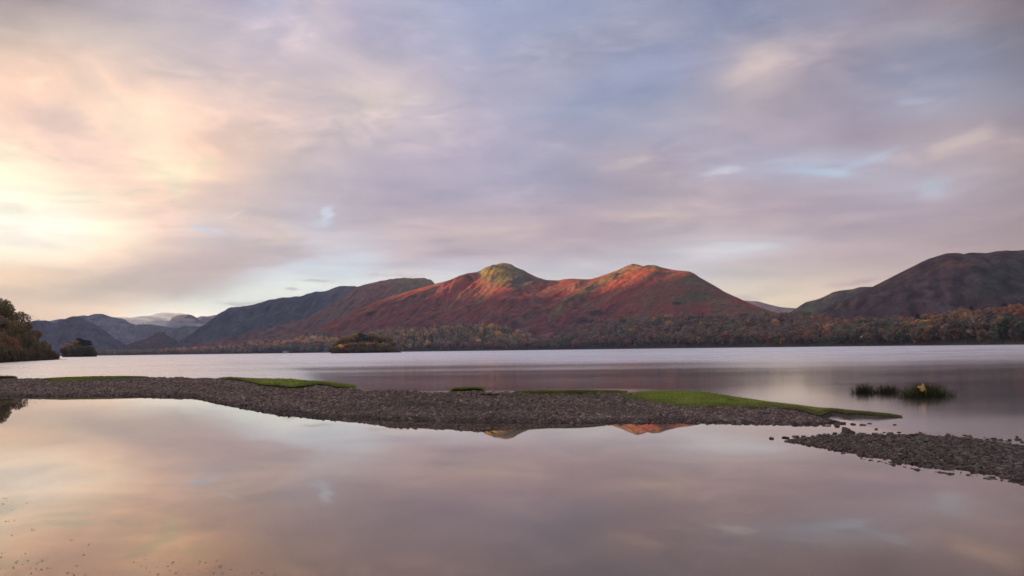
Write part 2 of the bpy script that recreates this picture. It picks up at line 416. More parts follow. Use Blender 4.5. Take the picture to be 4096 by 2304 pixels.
def ridged(x, y, seed=0, octaves=4):
    t = 0; a = 1.0
    for o in range(octaves):
        t = t + a * (0.5 - np.abs(vnoise(x * 2 ** o + 5.7 * o, y * 2 ** o + 3.1 * o, seed + o * 17)) * 1.6); a *= 0.5
    return t


def sstep(a, b, x):
    t = np.clip((x - a) / (b - a), 0, 1)
    return t * t * (3 - 2 * t)


def make_mesh(name, V, faces, mats=(), col=None, smooth=False, mat_index=None):
    """faces: one integer array (n, 3) or (n, 4), or a list of them"""
    me = bpy.data.meshes.new(name)
    V = np.ascontiguousarray(V, dtype=np.float32)
    if not isinstance(faces, list): faces = [faces]
    faces = [np.asarray(f, dtype=np.int32) for f in faces if len(f)]
    loops = np.concatenate([f.ravel() for f in faces])
    tot = np.concatenate([np.full(len(f), f.shape[1], dtype=np.int32) for f in faces])
    start = np.concatenate([[0], np.cumsum(tot)[:-1]]).astype(np.int32)
    me.vertices.add(len(V)); me.vertices.foreach_set('co', V.ravel())
    me.loops.add(len(loops)); me.loops.foreach_set('vertex_index', loops)
    me.polygons.add(len(tot)); me.polygons.foreach_set('loop_start', start)
    me.polygons.foreach_set('use_smooth', np.full(len(tot), smooth, dtype=bool))
    for mt in mats: me.materials.append(mt)
    if mat_index is not None: me.polygons.foreach_set('material_index', np.asarray(mat_index, dtype=np.int32))
    if col is not None:
        ca = me.color_attributes.new('Col', 'FLOAT_COLOR', 'POINT')
        c = np.ones((len(V), 4), dtype=np.float32)
        col = np.asarray(col, dtype=np.float32)
        c[:, :3] = col if col.ndim == 2 else col[:, None]
        ca.data.foreach_set('color', c.ravel())
    me.update(calc_edges=True)
    return me


def link(name, me, parent=None, loc=None, rot=None, scale=None):
    o = bpy.data.objects.new(name, me); COL.objects.link(o)
    if parent is not None: o.parent = parent
    if loc is not None: o.location = loc
    if rot is not None: o.rotation_euler = rot
    if scale is not None: o.scale = scale if hasattr(scale, '__len__') else (scale,) * 3
    return o


def tag(o, label, cat, group=None, kind=None):
    o['label'] = label; o['category'] = cat
    if group: o['group'] = group
    if kind: o['kind'] = kind
    return o


def grid_faces(nu, nv):
    i = np.arange(nu - 1)[:, None]; j = np.arange(nv - 1)[None, :]
    a = (i * nv + j).ravel()
    return np.stack([a, a + nv, a + nv + 1, a + 1], axis=1)


# ------------------------------------------------------------------ materials
def new_mat(name):
    mt = bpy.data.materials.new(name); mt.use_nodes = True
    n = NT(mt.node_tree); n.n.clear()
    out = n.node('ShaderNodeOutputMaterial')
    return mt, n, out


def attr_mat(name, rough=0.95, nscale=0.0, namp=0.3, bump=0.0, bscale=1.0, bdist=0.1, objcol=False, translucent=0.0, spec=0.2):
    mt, n, out = new_mat(name)
    at = n.node('ShaderNodeAttribute', attribute_name='Col')
    c = at.outputs['Color']
    if objcol:
        oi = n.node('ShaderNodeObjectInfo')
        c = n.mix(1.0, c, oi.outputs['Color'], 'MULTIPLY')
    pos = n.node('ShaderNodeNewGeometry').outputs['Position']
    if nscale:
        f, _ = n.noise(pos, nscale, 5.0, 0.6)
        k = n.rng(f, 0.25, 0.75, 1 - namp, 1 + namp)
        c = n.vmath('SCALE', c, k)
    p = n.node('ShaderNodeBsdfPrincipled')
    n.put(p.inputs['Base Color'], c); p.inputs['Roughness'].default_value = rough
    p.inputs['Specular IOR Level'].default_value = spec
    if bump:
        f, _ = n.noise(pos, bscale, 6.0, 0.65)
        b = n.node('ShaderNodeBump'); b.inputs['Strength'].default_value = bump; b.inputs['Distance'].default_value = bdist
        n.put(b.inputs['Height'], f); n.l.new(b.outputs[0], p.inputs['Normal'])
    sh = p.outputs[0]
    if translucent:
        tr = n.node('ShaderNodeBsdfTranslucent'); n.put(tr.inputs[0], c)
        mx = n.node('ShaderNodeMixShader'); mx.inputs[0].default_value = translucent
        n.l.new(sh, mx.inputs[1]); n.l.new(tr.outputs[0], mx.inputs[2]); sh = mx.outputs[0]
    n.l.new(sh, out.inputs[0])
    return mt


def plain_mat(name, col, rough=0.8, nscale=3.0, namp=0.25, emit=None, spec=0.3):
    mt, n, out = new_mat(name)
    pos = n.node('ShaderNodeNewGeometry').outputs['Position']
    f, _ = n.noise(pos, nscale, 4.0)
    c = n.vmath('SCALE', col, n.rng(f, 0.25, 0.75, 1 - namp, 1 + namp))
    p = n.node('ShaderNodeBsdfPrincipled'); n.put(p.inputs['Base Color'], c); p.inputs['Roughness'].default_value = rough
    p.inputs['Specular IOR Level'].default_value = spec
    if emit:
        p.inputs['Emission Color'].default_value = (*emit[:3], 1); p.inputs['Emission Strength'].default_value = emit[3]
    n.l.new(p.outputs[0], out.inputs[0])
    return mt


M_HILL = attr_mat('fell_vegetation', 1.0, 0.055, 0.38, 0.8, 0.05, 22.0, spec=0.0)
M_LAND = attr_mat('shore_ground', 1.0, 0.05, 0.25, spec=0.0)
M_LEAF = attr_mat('foliage', 1.0, objcol=True, translucent=0.35, spec=0.0)
M_BARK = plain_mat('bark', (0.075, 0.052, 0.038), 0.95, 2.0, spec=0.1)
M_GRAVEL = attr_mat('gravel_bed', 0.9, 18.0, 0.45, 1.0, 26.0, 0.05, spec=0.2)
M_STONE = attr_mat('slate_stone', 0.75, 30.0, 0.2, objcol=False, spec=0.35)
M_TURF = attr_mat('turf', 1.0, 9.0, 0.3, 0.6, 40.0, 0.02, spec=0.0)
M_GRASS = attr_mat('grass_blades', 0.9, 2.0, 0.2, translucent=0.3, spec=0.1)
M_RUSH = attr_mat('rush_blades', 0.8, objcol=True, translucent=0.2, spec=0.2)
M_WALL = plain_mat('white_render', (0.80, 0.79, 0.78), 0.8, 0.5, 0.06)
M_SLATE = plain_mat('roof_slate', (0.13, 0.13, 0.14), 0.7, 1.0, 0.2)
M_PANE = plain_mat('window_pane', (0.03, 0.035, 0.04), 0.15, 1.0, 0.1, spec=0.5)
M_TIMBER = plain_mat('weathered_timber', (0.16, 0.14, 0.12), 0.9, 1.0, 0.2)

# ------------------------------------------------------------------ hills
def shore_dist(px):
    return np.interp(px, [-400, 300, 400, 600, 1024, 1500, 2048, 2560, 3072, 4096, 4700], [4600, 4100, 4000, 3700, 3200, 2800, 2400, 2100, 1700, 1000, 800])


def hill(label, crest, dist, foot, colour, ncol=300, nrow=90, skew=0.0, gully=(12.0, 220.0), rough_px=1.0, spurs=(), back=900.0,
         seed=1, foot_z=-4.0, mid=0.5, shape=None):
    """A fell: crest line drawn through (x, y) columns at the distances dist, falling to the distances foot in front of it and away behind."""
    cx = [c[0] for c in crest]; cy = [c[1] for c in crest]
    px = np.linspace(cx[0], cx[-1], ncol)
    # monotone smooth interpolation of the outline
    py = np.interp(px, cx, cy)
    k = max(1, ncol // 420); ker = np.ones(2 * k + 1) / (2 * k + 1)
    py = np.convolve(np.pad(py, k, mode='edge'), ker, mode='valid')
    py = py + rough_px * fbm(px / 26.0, px * 0 + seed, seed, 4)
    dc = np.interp(px, [d[0] for d in dist], [d[1] for d in dist])
    df = np.interp(px, [d[0] for d in foot], [d[1] for d in foot])
    a, te = azel(px, py)
    zc = EYE + dc * te
    t = np.concatenate([np.linspace(0, 1, nrow) ** 0.85, 1 + np.linspace(0.08, 1, 14)])
    T, U = np.meshgrid(t, np.arange(ncol)); U = px[U]
    front = np.minimum(T, 1.0)
    D = df[:, None] + (dc - df)[:, None] * front + np.maximum(T - 1, 0) * back
    prof = mid * front + (1 - mid) * (front * front * (3 - 2 * front))
    if shape is not None: prof = shape(front, prof, U)
    Z = foot_z + (zc[:, None] - foot_z) * prof
    Z = np.where(T > 1, zc[:, None] * (1 - 0.55 * (T - 1) ** 1.3), Z)
    A = np.broadcast_to(a[:, None], D.shape)
    arc = A * dc.mean()
    sk = skew(U) if callable(skew) else skew
    s = arc - sk * front
    win = np.clip(front * 5, 0, 1) * np.clip((1 - front) * 4.0, 0, 1) ** 0.8
    win = np.where(T > 1, 0, win)
    warp = 40 * fbm(arc / 300, front * 3, seed + 5, 3)
    ga = np.interp(U, [2150, 2450, 2800], [1.0, .5, .3]) if 'peak' in label else 1.0
    Z = Z + ga * gully[0] * win * (ridged((s + warp) / gully[1], front * 1.3, seed + 9, 4) - 0.35)
    Z = Z + ga * gully[0] * win * (0.42 * fbm(s / 38.0, front * 7, seed + 21, 4) + 0.30 * (ridged(s / 70.0, front * 4, seed + 29, 3) - .3))
    Z = Z + np.where(T > 1, 6.0 * np.minimum((T - 1) * 6, 1) * fbm(arc / 150, T * 4, seed + 3, 3), 0)
    X = np.sin(A) * D; Y = np.cos(A) * D
    P = np.stack([X, Y, Z], axis=-1)
    ipx, ipy = project(P)
    for (line, amp, w) in spurs:
        lx = np.interp(ipy, [q[1] for q in line], [q[0] for q in line])
        dxp = ipx - lx
        h = amp * np.exp(-np.abs(dxp) / w) * sstep(line[0][1] - 2, line[0][1] + 25, ipy) * (1 - sstep(line[-1][1] - 30, line[-1][1] + 10, ipy))
        Z = Z + np.where(T < 1, h, 0)
    P[..., 2] = Z
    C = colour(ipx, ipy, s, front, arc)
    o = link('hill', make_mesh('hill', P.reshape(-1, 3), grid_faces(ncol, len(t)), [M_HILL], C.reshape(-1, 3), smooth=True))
    tag(o, label, 'hill', 'fells round the lake', 'structure')
    return o


def blend(C, mask, c):
    return C * (1 - mask[..., None]) + np.array(c) * mask[..., None]


def base_col(shape, c):
    return np.broadcast_to(np.array(c, float), shape + (3,)).copy()


def gauss(x, y, cx, cy, rx, ry):
    return np.exp(-(((x - cx) / rx) ** 2 + ((y - cy) / ry) ** 2))


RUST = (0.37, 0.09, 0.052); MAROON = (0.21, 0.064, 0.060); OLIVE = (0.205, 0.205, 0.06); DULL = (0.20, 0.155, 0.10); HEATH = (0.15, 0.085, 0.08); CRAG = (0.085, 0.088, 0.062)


def col_main(x, y, s, f, arc):
    C = base_col(x.shape, RUST)
    n1 = fbm(s / 130, f * 2.2, 50, 4); n2 = fbm(s / 60, f * 5, 60, 4); n3 = fbm(arc / 90, f * 6, 70, 4)
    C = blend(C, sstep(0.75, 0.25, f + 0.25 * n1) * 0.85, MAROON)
    C = blend(C, sstep(0.05, 0.45, n1) * 0.55, DULL)
    C = blend(C, sstep(0.12, 0.5, n2) * 0.5, HEATH)
    C = blend(C, sstep(0.15, 0.5, n3) * 0.35, (0.28, 0.13, 0.06))
    nn = 0.35 * n2
    # grass on the summits and the green spine
    g = np.clip(gauss(x, y, 2000, 1075, 112, 66) * 1.7 + nn, 0, 1) * (f < 1.01)
    C = blend(C, sstep(0.25, 0.8, g) * 0.9, OLIVE)
    g = np.clip((1 - np.abs(x - 1830) / 160), 0, 1) * sstep(0.86, 0.96, f)
    C = blend(C, g * 0.8, (0.20, 0.15, 0.06))
    g = gauss(x, y, 2620, 1066, 75, 17)
    C = blend(C, np.clip(g * 1.3, 0, 1), (0.27, 0.19, 0.05))
    lx = np.interp(y, [1062, 1090, 1125, 1160, 1195, 1240, 1280], [2590, 2530, 2450, 2385, 2330, 2262, 2200])
    wv = np.interp(y, [1060, 1120, 1240, 1285], [30, 26, 22, 6])
    C = blend(C, np.clip(np.exp(-((x - lx + 14 * n2) / wv) ** 2) * 0.9 + 0.2 * n3, 0, 1) * (y < 1290), (0.26, 0.20, 0.075))
    # crags and grey-green slopes
    C = blend(C, np.clip(gauss(x, y, 2085, 1122, 52, 34) * 1.5 + 0.6 * n2, 0, 1), CRAG)
    C = blend(C, np.clip((gauss(x, y, 2790, 1140, 90, 50) + gauss(x, y, 2760, 1195, 120, 25)) * 0.9 + 0.7 * n1, 0, 1) * (x > 2500), (0.13, 0.11, 0.06))
    C = blend(C, np.clip(gauss(x, y, 2890, 1206, 40, 7), 0, 1) * 0.9, (0.22, 0.21, 0.12))
    for (cx, cy, rx, ry) in ((2705, 1213, 24, 9), (2385, 1256, 50, 12), (2350, 1284, 40, 9), (1480, 1262, 30, 10), (1560, 1232, 26, 9), (1640, 1205, 24, 8), (1880, 1136, 22, 7)):
        C = blend(C, np.clip(sstep(0.35, 0.75, gauss(x, y, cx, cy, rx, ry) + 0.5 * n2), 0, 1), (0.028, 0.034, 0.026))
    # summit path worn to bare earth
    pth = np.interp(x, [2740, 2830, 2900, 2960], [1133, 1132, 1136, 1150])
    C = blend(C, np.exp(-((y - pth) / 1.6) ** 2) * (x > 2740) * (x < 2960) * 0.6, (0.26, 0.2, 0.14))
    w_ = 1 - 0.55 * sstep(2350, 2650, x)
    C = blend(C, sstep(.10, .45, fbm(s / 26, f * 12, 95, 4)) * .55 * w_, (0.10, 0.075, 0.06))
    C = blend(C, sstep(.15, .5, fbm(s / 34, f * 9, 96, 4)) * .5 * w_, (0.27, 0.19, 0.11))
    return np.clip(C * (1 + 0.75 * w_ * fbm(s / 16, f * 18, 90, 4))[..., None], 0.01, 1)


def col_mid(x, y, s, f, arc):
    C = base_col(x.shape, (0.25, 0.115, 0.085))
    n1 = fbm(s / 150, f * 2.5, 150, 4); n2 = fbm(s / 55, f * 6, 160, 4)
    C = blend(C, sstep(0.0, 0.4, n1) * 0.7, DULL)
    C = blend(C, sstep(0.1, 0.5, n2) * 0.6, HEATH)
    C = blend(C, sstep(1480, 1640, x + 120 * n1) * sstep(0.55, 0.8, f), (0.15, 0.13, 0.07))
    C = blend(C, sstep(.08, .4, fbm(s / 26, f * 12, 195, 4)) * .6, (0.085, 0.07, 0.06))
    return np.clip(C * (1 + 0.8 * fbm(s / 20, f * 15, 91, 4))[..., None], 0.01, 1)


def col_slate(c1, c2, seed):
    def fn(x, y, s, f, arc):
        C = base_col(x.shape, c1)
        n1 = fbm(s / 160, f * 3, seed, 4); n2 = fbm(s / 50, f * 8, seed + 10, 4)
        C = blend(C, sstep(-0.1, 0.4, n1), c2)
        n3 = fbm(s / 18, f * 18, seed + 20, 4)
        return np.clip(1.15 * C * (1 + 0.6 * n2 + 0.7 * n3)[..., None], 0.01, 1)
    return fn


def col_right(x, y, s, f, arc):
    C = base_col(x.shape, (0.095, 0.052, 0.055))
    n1 = fbm(s / 170, f * 3, 250, 4); n2 = fbm(arc / 60, f * 8, 260, 4)
    C = blend(C, sstep(0.55, 0.95, f + 0.3 * n1) * 0.6, (0.13, 0.075, 0.045))
    C = blend(C, np.clip(gauss(x, y, 3930, 1165, 170, 55) + gauss(x, y, 4050, 1070, 120, 60) * 0.9 + 0.7 * n1, 0, 1) * 0.8, (0.055, 0.06, 0.04))
    C = blend(C, np.clip(gauss(x, y, 3950, 1100, 70, 30) + 0.8 * n2, 0, 1) * 0.5, (0.045, 0.042, 0.05))
    C = blend(C, np.clip(gauss(x, y, 3815, 1058, 50, 14), 0, 1) * 0.8, (0.24, 0.12, 0.05))  # faint sunlight near the top, painted in as a warm patch
    C = blend(C, np.clip(gauss(x, y, 3640, 1140, 90, 12) * 0.6 + n2 * 0.4, 0, 1) * 0.5, (0.12, 0.10, 0.06))
    return np.clip(1.12 * C * (1 + 0.9 * fbm(arc / 40, f * 11, 93, 4)) [..., None] * (1 + 0.6 * fbm(s / 22, f * 14, 92, 4))[..., None], 0.01, 1)


def build_hills():
    # farthest fells, from left to right behind each other
    hill('pale frosted fell far down the valley, behind the dark left one', [(150, 1290), (203, 1283), (238, 1276), (270, 1276), (318, 1263), (342, 1261), (352, 1264), (377, 1255), (413, 1256), (441, 1266), (477, 1274), (501, 1277), (517, 1291), (556, 1304), (588, 1316), (616, 1332), (640, 1352), (680, 1375)],
         [(150, 7000), (680, 6600)], [(150, 6000), (680, 5900)], col_slate((0.15, 0.145, 0.155), (0.20, 0.19, 0.20), 300), 160, 60, 200, (30, 300), 1.6, seed=31)
    hill('low misty fell between the pale one and the dome', [(500, 1310), (556, 1297), (600, 1298), (640, 1303), (676, 1309), (720, 1318), (780, 1345), (820, 1370)], [(500, 7600), (820, 7600)], [(500, 6900), (820, 6900)],
         col_slate((0.12, 0.12, 0.12), (0.17, 0.16, 0.16), 310), 90, 40, 100, (20, 250), 1.2, seed=33)
    hill('dark rounded fell dome wreathed in mist at the valley head', [(640, 1320), (676, 1285), (692, 1268), (715, 1259), (735, 1258), (751, 1257), (765, 1260), (779, 1266), (803, 1283), (819, 1297), (850, 1320)], [(640, 8600), (850, 8600)], [(640, 7900), (850, 7900)],
         col_slate((0.09, 0.09, 0.09), (0.12, 0.115, 0.11), 320), 80, 40, 60, (16, 250), 1.0, seed=35)
    hill('small snow-dusted fell top beside the misty dome', [(760, 1290), (787, 1271), (807, 1264), (830, 1266), (850, 1261), (862, 1260), (885, 1268), (920, 1290)], [(760, 9300), (920, 9300)], [(760, 8700), (920, 8700)],
         col_slate((0.15, 0.15, 0.165), (0.25, 0.245, 0.26), 330), 60, 40, 60, (16, 200), 1.0, seed=37)
    hill('blue-grey spur below the misty dome', [(640, 1370), (676, 1337), (707, 1313), (735, 1304), (775, 1304), (807, 1309), (860, 1330), (930, 1370)], [(640, 6400), (930, 6400)], [(640, 5800), (930, 5800)],
         col_slate((0.12, 0.115, 0.11), (0.18, 0.165, 0.15), 340), 80, 40, -100, (18, 220), 1.0, seed=39)
    hill('dark craggy fell with a sloping right shoulder, behind the left trees', [(-900, 1150), (-500, 1210), (-200, 1262), (40, 1300), (111, 1287), (135, 1284), (155, 1280), (172, 1283), (190, 1281), (205, 1290), (222, 1294), (245, 1283), (262, 1276), (268, 1271), (290, 1265), (318, 1266), (346, 1282), (381, 1296), (409, 1316), (437, 1336), (457, 1352), (497, 1376), (548, 1400), (600, 1412)],
         [(-900, 4400), (40, 5500), (600, 5500)], [(-900, 3900), (40, 4800), (600, 4900)], col_slate((0.078, 0.075, 0.085), (0.10, 0.088, 0.09), 350), 240, 70, 150, (34, 200), 2.4, seed=41)
    hill('little wooded crag standing in the valley mouth', [(480, 1398), (517, 1374), (556, 1361), (588, 1352), (605, 1343), (616, 1336), (626, 1331), (636, 1329), (656, 1327), (663, 1334), (672, 1344), (684, 1349), (696, 1353), (715, 1368), (740, 1385), (780, 1402)], [(480, 5000), (780, 5000)], [(480, 4650), (780, 4500)],
         col_slate((0.10, 0.06, 0.045), (0.065, 0.06, 0.045), 360), 100, 40, 0, (14, 60), 3.0, seed=43)
    # the long ridge
    hill('long blue-grey fell ridge rising from the valley to the right', [(690, 1392), (715, 1366), (755, 1342), (795, 1313), (819, 1297), (855, 1269), (894, 1243), (915, 1232), (926, 1229), (962, 1227), (994, 1222), (1024, 1216), (1060, 1204), (1115, 1192), (1150, 1189), (1200, 1185), (1235, 1174), (1262, 1167), (1300, 1165), (1330, 1154), (1362, 1143), (1400, 1144), (1425, 1146), (1480, 1150), (1600, 1170)],
         [(690, 5000), (1024, 5000), (1600, 5100)], [(690, 4300), (1024, 3950), (1600, 3900)], col_slate((0.085, 0.09, 0.098), (0.066, 0.074, 0.086), 370), 320, 110, 560, (46, 210), 3.2, seed=45)  # extra blue haze tinted into this ridge's slate colour
    hill('flat-topped olive and rust fell between the grey ridge and the peak', [(720, 1396), (900, 1352), (1024, 1325), (1130, 1300), (1190, 1283), (1235, 1268), (1278, 1240), (1320, 1217), (1362, 1196), (1395, 1174), (1421, 1155), (1440, 1143), (1500, 1128), (1560, 1117), (1604, 1111), (1645, 1113), (1700, 1111), (1708, 1116), (1725, 1119), (1742, 1138), (1790, 1170), (1850, 1200)],
         [(720, 4300), (1235, 4350), (1500, 4500), (1850, 4500)], [(720, 4100), (1235, 3600), (1850, 3400)], col_mid, 340, 110, 680, (42, 200), 2.2, seed=47)
    # main rust fell
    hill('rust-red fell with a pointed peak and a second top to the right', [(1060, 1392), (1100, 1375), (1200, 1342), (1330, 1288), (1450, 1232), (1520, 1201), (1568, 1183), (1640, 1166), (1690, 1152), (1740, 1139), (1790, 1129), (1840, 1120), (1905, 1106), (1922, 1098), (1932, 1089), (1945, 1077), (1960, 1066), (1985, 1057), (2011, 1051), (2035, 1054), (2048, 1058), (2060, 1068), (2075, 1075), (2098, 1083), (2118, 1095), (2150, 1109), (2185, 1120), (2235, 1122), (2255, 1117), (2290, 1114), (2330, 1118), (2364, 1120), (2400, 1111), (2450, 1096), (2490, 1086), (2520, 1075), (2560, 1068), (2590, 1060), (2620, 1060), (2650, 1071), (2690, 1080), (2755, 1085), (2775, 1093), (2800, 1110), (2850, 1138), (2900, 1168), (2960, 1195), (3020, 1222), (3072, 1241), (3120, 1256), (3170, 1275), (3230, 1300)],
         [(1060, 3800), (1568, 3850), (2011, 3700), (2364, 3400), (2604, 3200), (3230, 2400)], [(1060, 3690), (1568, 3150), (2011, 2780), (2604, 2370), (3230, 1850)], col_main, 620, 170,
         lambda U: np.interp(U, [1500, 2600, 3200], [820, 760, 420]), (36, 170), 0.8,
         spurs=[([(2005, 1062), (1945, 1100), (1860, 1130), (1750, 1172), (1650, 1205), (1560, 1245), (1480, 1280)], 30, 45),
                ([(1905, 1112), (1840, 1150), (1740, 1205), (1640, 1255), (1560, 1300)], 20, 40),
                ([(2590, 1066), (2520, 1092), (2450, 1125), (2385, 1160), (2330, 1195), (2262, 1240), (2180, 1285)], 34, 45),
                ([(2360, 1124), (2290, 1160), (2210, 1210), (2120, 1265), (2060, 1300)], 22, 40),
                ([(2640, 1085), (2560, 1140), (2470, 1200), (2400, 1260)], 14, 40)], seed=49, mid=0.55)
    # right-hand hills
    hill('distant blue fell low in the gap on the right', [(2950, 1200), (3030, 1205), (3070, 1216), (3120, 1228), (3180, 1233), (3240, 1240), (3320, 1262)], [(2950, 7500), (3320, 7500)], [(2950, 6900), (3320, 6900)], col_slate((0.09, 0.09, 0.09), (0.12, 0.115, 0.11), 380), 80, 30, 0, (10, 200), 0.6, seed=51)

    def col_gap(x, y, s, f, arc):
        C = col_slate((0.15, 0.11, 0.06), (0.11, 0.085, 0.06), 390)(x, y, s, f, arc)
        C = blend(C, np.clip(gauss(x, y, 3270, 1242, 60, 10) * 1.4, 0, 1), (0.16, 0.19, 0.07))
        return blend(C, np.clip(sstep(0, 60, x - 3300 - (1210 - y) * 2.2), 0, 1) * 0.7, (0.05, 0.05, 0.05))
    hill('brown and green fell sloping down into the gap on the right', [(3100, 1290), (3150, 1256), (3190, 1230), (3220, 1210), (3240, 1204), (3262, 1200), (3300, 1185), (3330, 1169), (3360, 1162), (3400, 1158), (3412, 1156), (3430, 1150), (3450, 1147), (3500, 1147), (3560, 1150), (3640, 1170)], [(3100, 3600), (3640, 3800)], [(3100, 2700), (3640, 2700)], col_gap, 140, 60, 100, (14, 200), 0.8, seed=53)
    hill('big dark heather fell filling the right edge', [(3180, 1300), (3230, 1270), (3267, 1250), (3310, 1228), (3410, 1188), (3490, 1147), (3549, 1117), (3628, 1077), (3708, 1039), (3748, 1025), (3787, 1013), (3827, 1011), (3842, 1013), (3855, 1017), (3870, 1012), (3887, 1010), (3920, 1011), (3946, 1013), (3970, 1008), (3986, 1005), (4026, 1003), (4096, 1006), (4250, 1012), (4400, 1040), (4600, 1110), (4800, 1200)],
         [(3180, 2300), (3787, 2700), (4096, 2700), (4800, 2300)], [(3180, 1900), (3500, 1700), (4096, 1250), (4800, 1050)], col_right, 420, 120, -350, (26, 260), 0.8, seed=55, mid=0.5)


def shade_ridge():
    """Unseen ridge added at left, shaped to keep low sun off lake and slopes."""
    pts = [(-5000, -3000, 480), (-5000, -800, 600), (-5000, 400, 740), (-5000, 1300, 740), (-5000, 1600, 680), (-5000, 1850, 590), (-5000, 2000, 572), (-5000, 2640, 548), (-5000, 2880, 540), (-5000, 3050, 600), (-5000, 3400, 700), (-5000, 4000, 680), (-5100, 6000, 660), (-5400, 7000, 650)]  # crest heights of the added ridge chosen so sun reaches only the high tops
    pts = np.array(pts, float)
    n = 260
    seg = np.concatenate([[0], np.cumsum(np.hypot(*np.diff(pts[:, :2], axis=0).T))])
    u = np.linspace(0, seg[-1], n)
    P = np.stack([np.interp(u, seg, pts[:, k]) for k in range(3)], axis=1)
    P[:, 2] += 14 * fbm(u / 420, u * 0, 400, 4)
    d = np.gradient(P[:, :2], axis=0); d /= np.hypot(d[:, 0], d[:, 1])[:, None]
    nrm = np.stack([d[:, 1], -d[:, 0]], axis=1)            # towards the lake
    w = np.linspace(-1, 1, 61)
    wid = np.where(w > 0, 1100.0, 1600.0)
    h = (1 - np.abs(w)) ** 1.1
    X = P[:, None, 0] + nrm[:, None, 0] * (w * wid)[None]
    Y = P[:, None, 1] + nrm[:, None, 1] * (w * wid)[None]
    Z = P[:, None, 2] * h[None] - 6 + 30 * (1 - np.abs(w))[None] * np.abs(w)[None] * 4 * fbm(X / 200, Y / 200, 410, 4)
    C = base_col(X.shape, (0.11, 0.08, 0.055)); C = blend(C, sstep(0, .4, fbm(X / 300, Y / 300, 420, 4)), (0.07, 0.065, 0.045))
    o = link('hill', make_mesh('hill', np.stack([X, Y, Z], -1).reshape(-1, 3), grid_faces(n, len(w)), [M_HILL], C.reshape(-1, 3), smooth=True))
    tag(o, 'long brown unseen fell added at left to shade the lake', 'hill', 'fells round the lake', 'structure')


build_hills()
shade_ridge()

# ground sheet far below everything, out to the horizon
gv = np.array([(-16000, -6000, -4.0), (16000, -6000, -4.0), (16000, 20000, -4.0), (-16000, 20000, -4.0)])
g = link('ground', make_mesh('ground', gv, np.array([[0, 1, 2, 3]]), [M_LAND], np.full((4, 3), (0.09, 0.07, 0.05))))
tag(g, 'brown valley floor under and around the lake', 'ground', None, 'structure')

# ------------------------------------------------------------------ wooded shore land
WOOD_TOP = [(300, 1408), (380, 1401), (480, 1399), (600, 1401), (690, 1390), (760, 1386), (860, 1380), (950, 1369), (1024, 1363), (1100, 1357), (1180, 1350), (1215, 1335), (1290, 1326), (1340, 1345), (1400, 1345), (1480, 1330), (1560, 1312), (1620, 1309), (1700, 1315), (1800, 1302), (1900, 1297), (1975, 1294), (2010, 1306), (2100, 1318), (2150, 1350), (2210, 1338), (2300, 1312), (2400, 1281), (2500, 1266), (2600, 1262), (2700, 1255), (2800, 1258), (2900, 1260), (3000, 1257), (3072, 1254), (3150, 1249), (3200, 1243), (3260, 1252), (3330, 1268), (3420, 1276), (3520, 1276), (3600, 1280), (3700, 1270), (3800, 1244), (3900, 1238), (4000, 1226), (4096, 1222), (4300, 1215), (4700, 1215)]
_wx = [w[0] for w in WOOD_TOP]; _wy = [w[1] for w in WOOD_TOP]


def tree_h(px):
    return np.interp(px, [300, 1000, 1100, 4096], [15, 18, 25, 25])


def ramp_len(px):
    return 0.16 * shore_dist(px)


def land_z(px, s):
    """height of the shore land s (0 waterline .. 1 top) along column px"""
    px = np.asarray(px, float)
    ds, L = shore_dist(px), ramp_len(px)
    te = azel(px, np.interp(px, _wx, _wy))[1]
    top = np.maximum(EYE + te * (ds + L) - tree_h(px) * 0.85, 1.0)
    s = np.asarray(s, float)
    return np.where(s < 0.03, -0.6 + 60 * s * 0.8, 0.8 + (top - 0.8) * np.clip((s - 0.03) / 0.97, 0, 1) ** 0.9)


def land_pt(px, s):
    px = np.asarray(px, float)
    a = azpix(px); d = shore_dist(px) + ramp_len(px) * s
    return np.stack([np.sin(a) * d, np.cos(a) * d, land_z(px, s) + 0 * d], axis=-1)


def build_shore():
    px = np.linspace(300, 4700, 420)
    s = np.concatenate([np.linspace(-0.01, 0.06, 8), np.linspace(0.08, 1, 30), [1.12, 1.3]])
    S, PX = np.meshgrid(s, px)
    P = land_pt(PX, S)
    P[..., 2] -= np.where(S > 1, (S - 1) * 60, 0)
    P[..., 2] += np.where((S > 0.05) & (S < 1), 1.2, 0) * fbm(P[..., 0] / 60, P[..., 1] / 60, 500, 3)
    ix, iy = project(P)
    C = base_col(S.shape, (0.085, 0.058, 0.042))
    C = blend(C, sstep(-0.1, 0.4, fbm(P[..., 0] / 90, P[..., 1] / 90, 510, 4)), (0.06, 0.06, 0.035))
    C = blend(C, np.clip(2.0 * gauss(ix, iy, 1990, 1334, 45, 7) + 2.0 * gauss(ix, iy, 2085, 1322, 40, 9), 0, 1), (0.13, 0.17, 0.06))
    C = blend(C, np.clip(1.6 * gauss(ix, iy, 2190, 1335, 62, 26), 0, 1), (0.17, 0.045, 0.05))
    C = blend(C, (S < 0.035) * 0.9, (0.14, 0.12, 0.11))
    o = link('shore_land', make_mesh('shore_land', P.reshape(-1, 3), grid_faces(len(px), len(s)), [M_LAND], C.reshape(-1, 3), smooth=True))
    tag(o, 'sloping far shore land under the autumn woods', 'shore', None, 'structure')


build_shore()

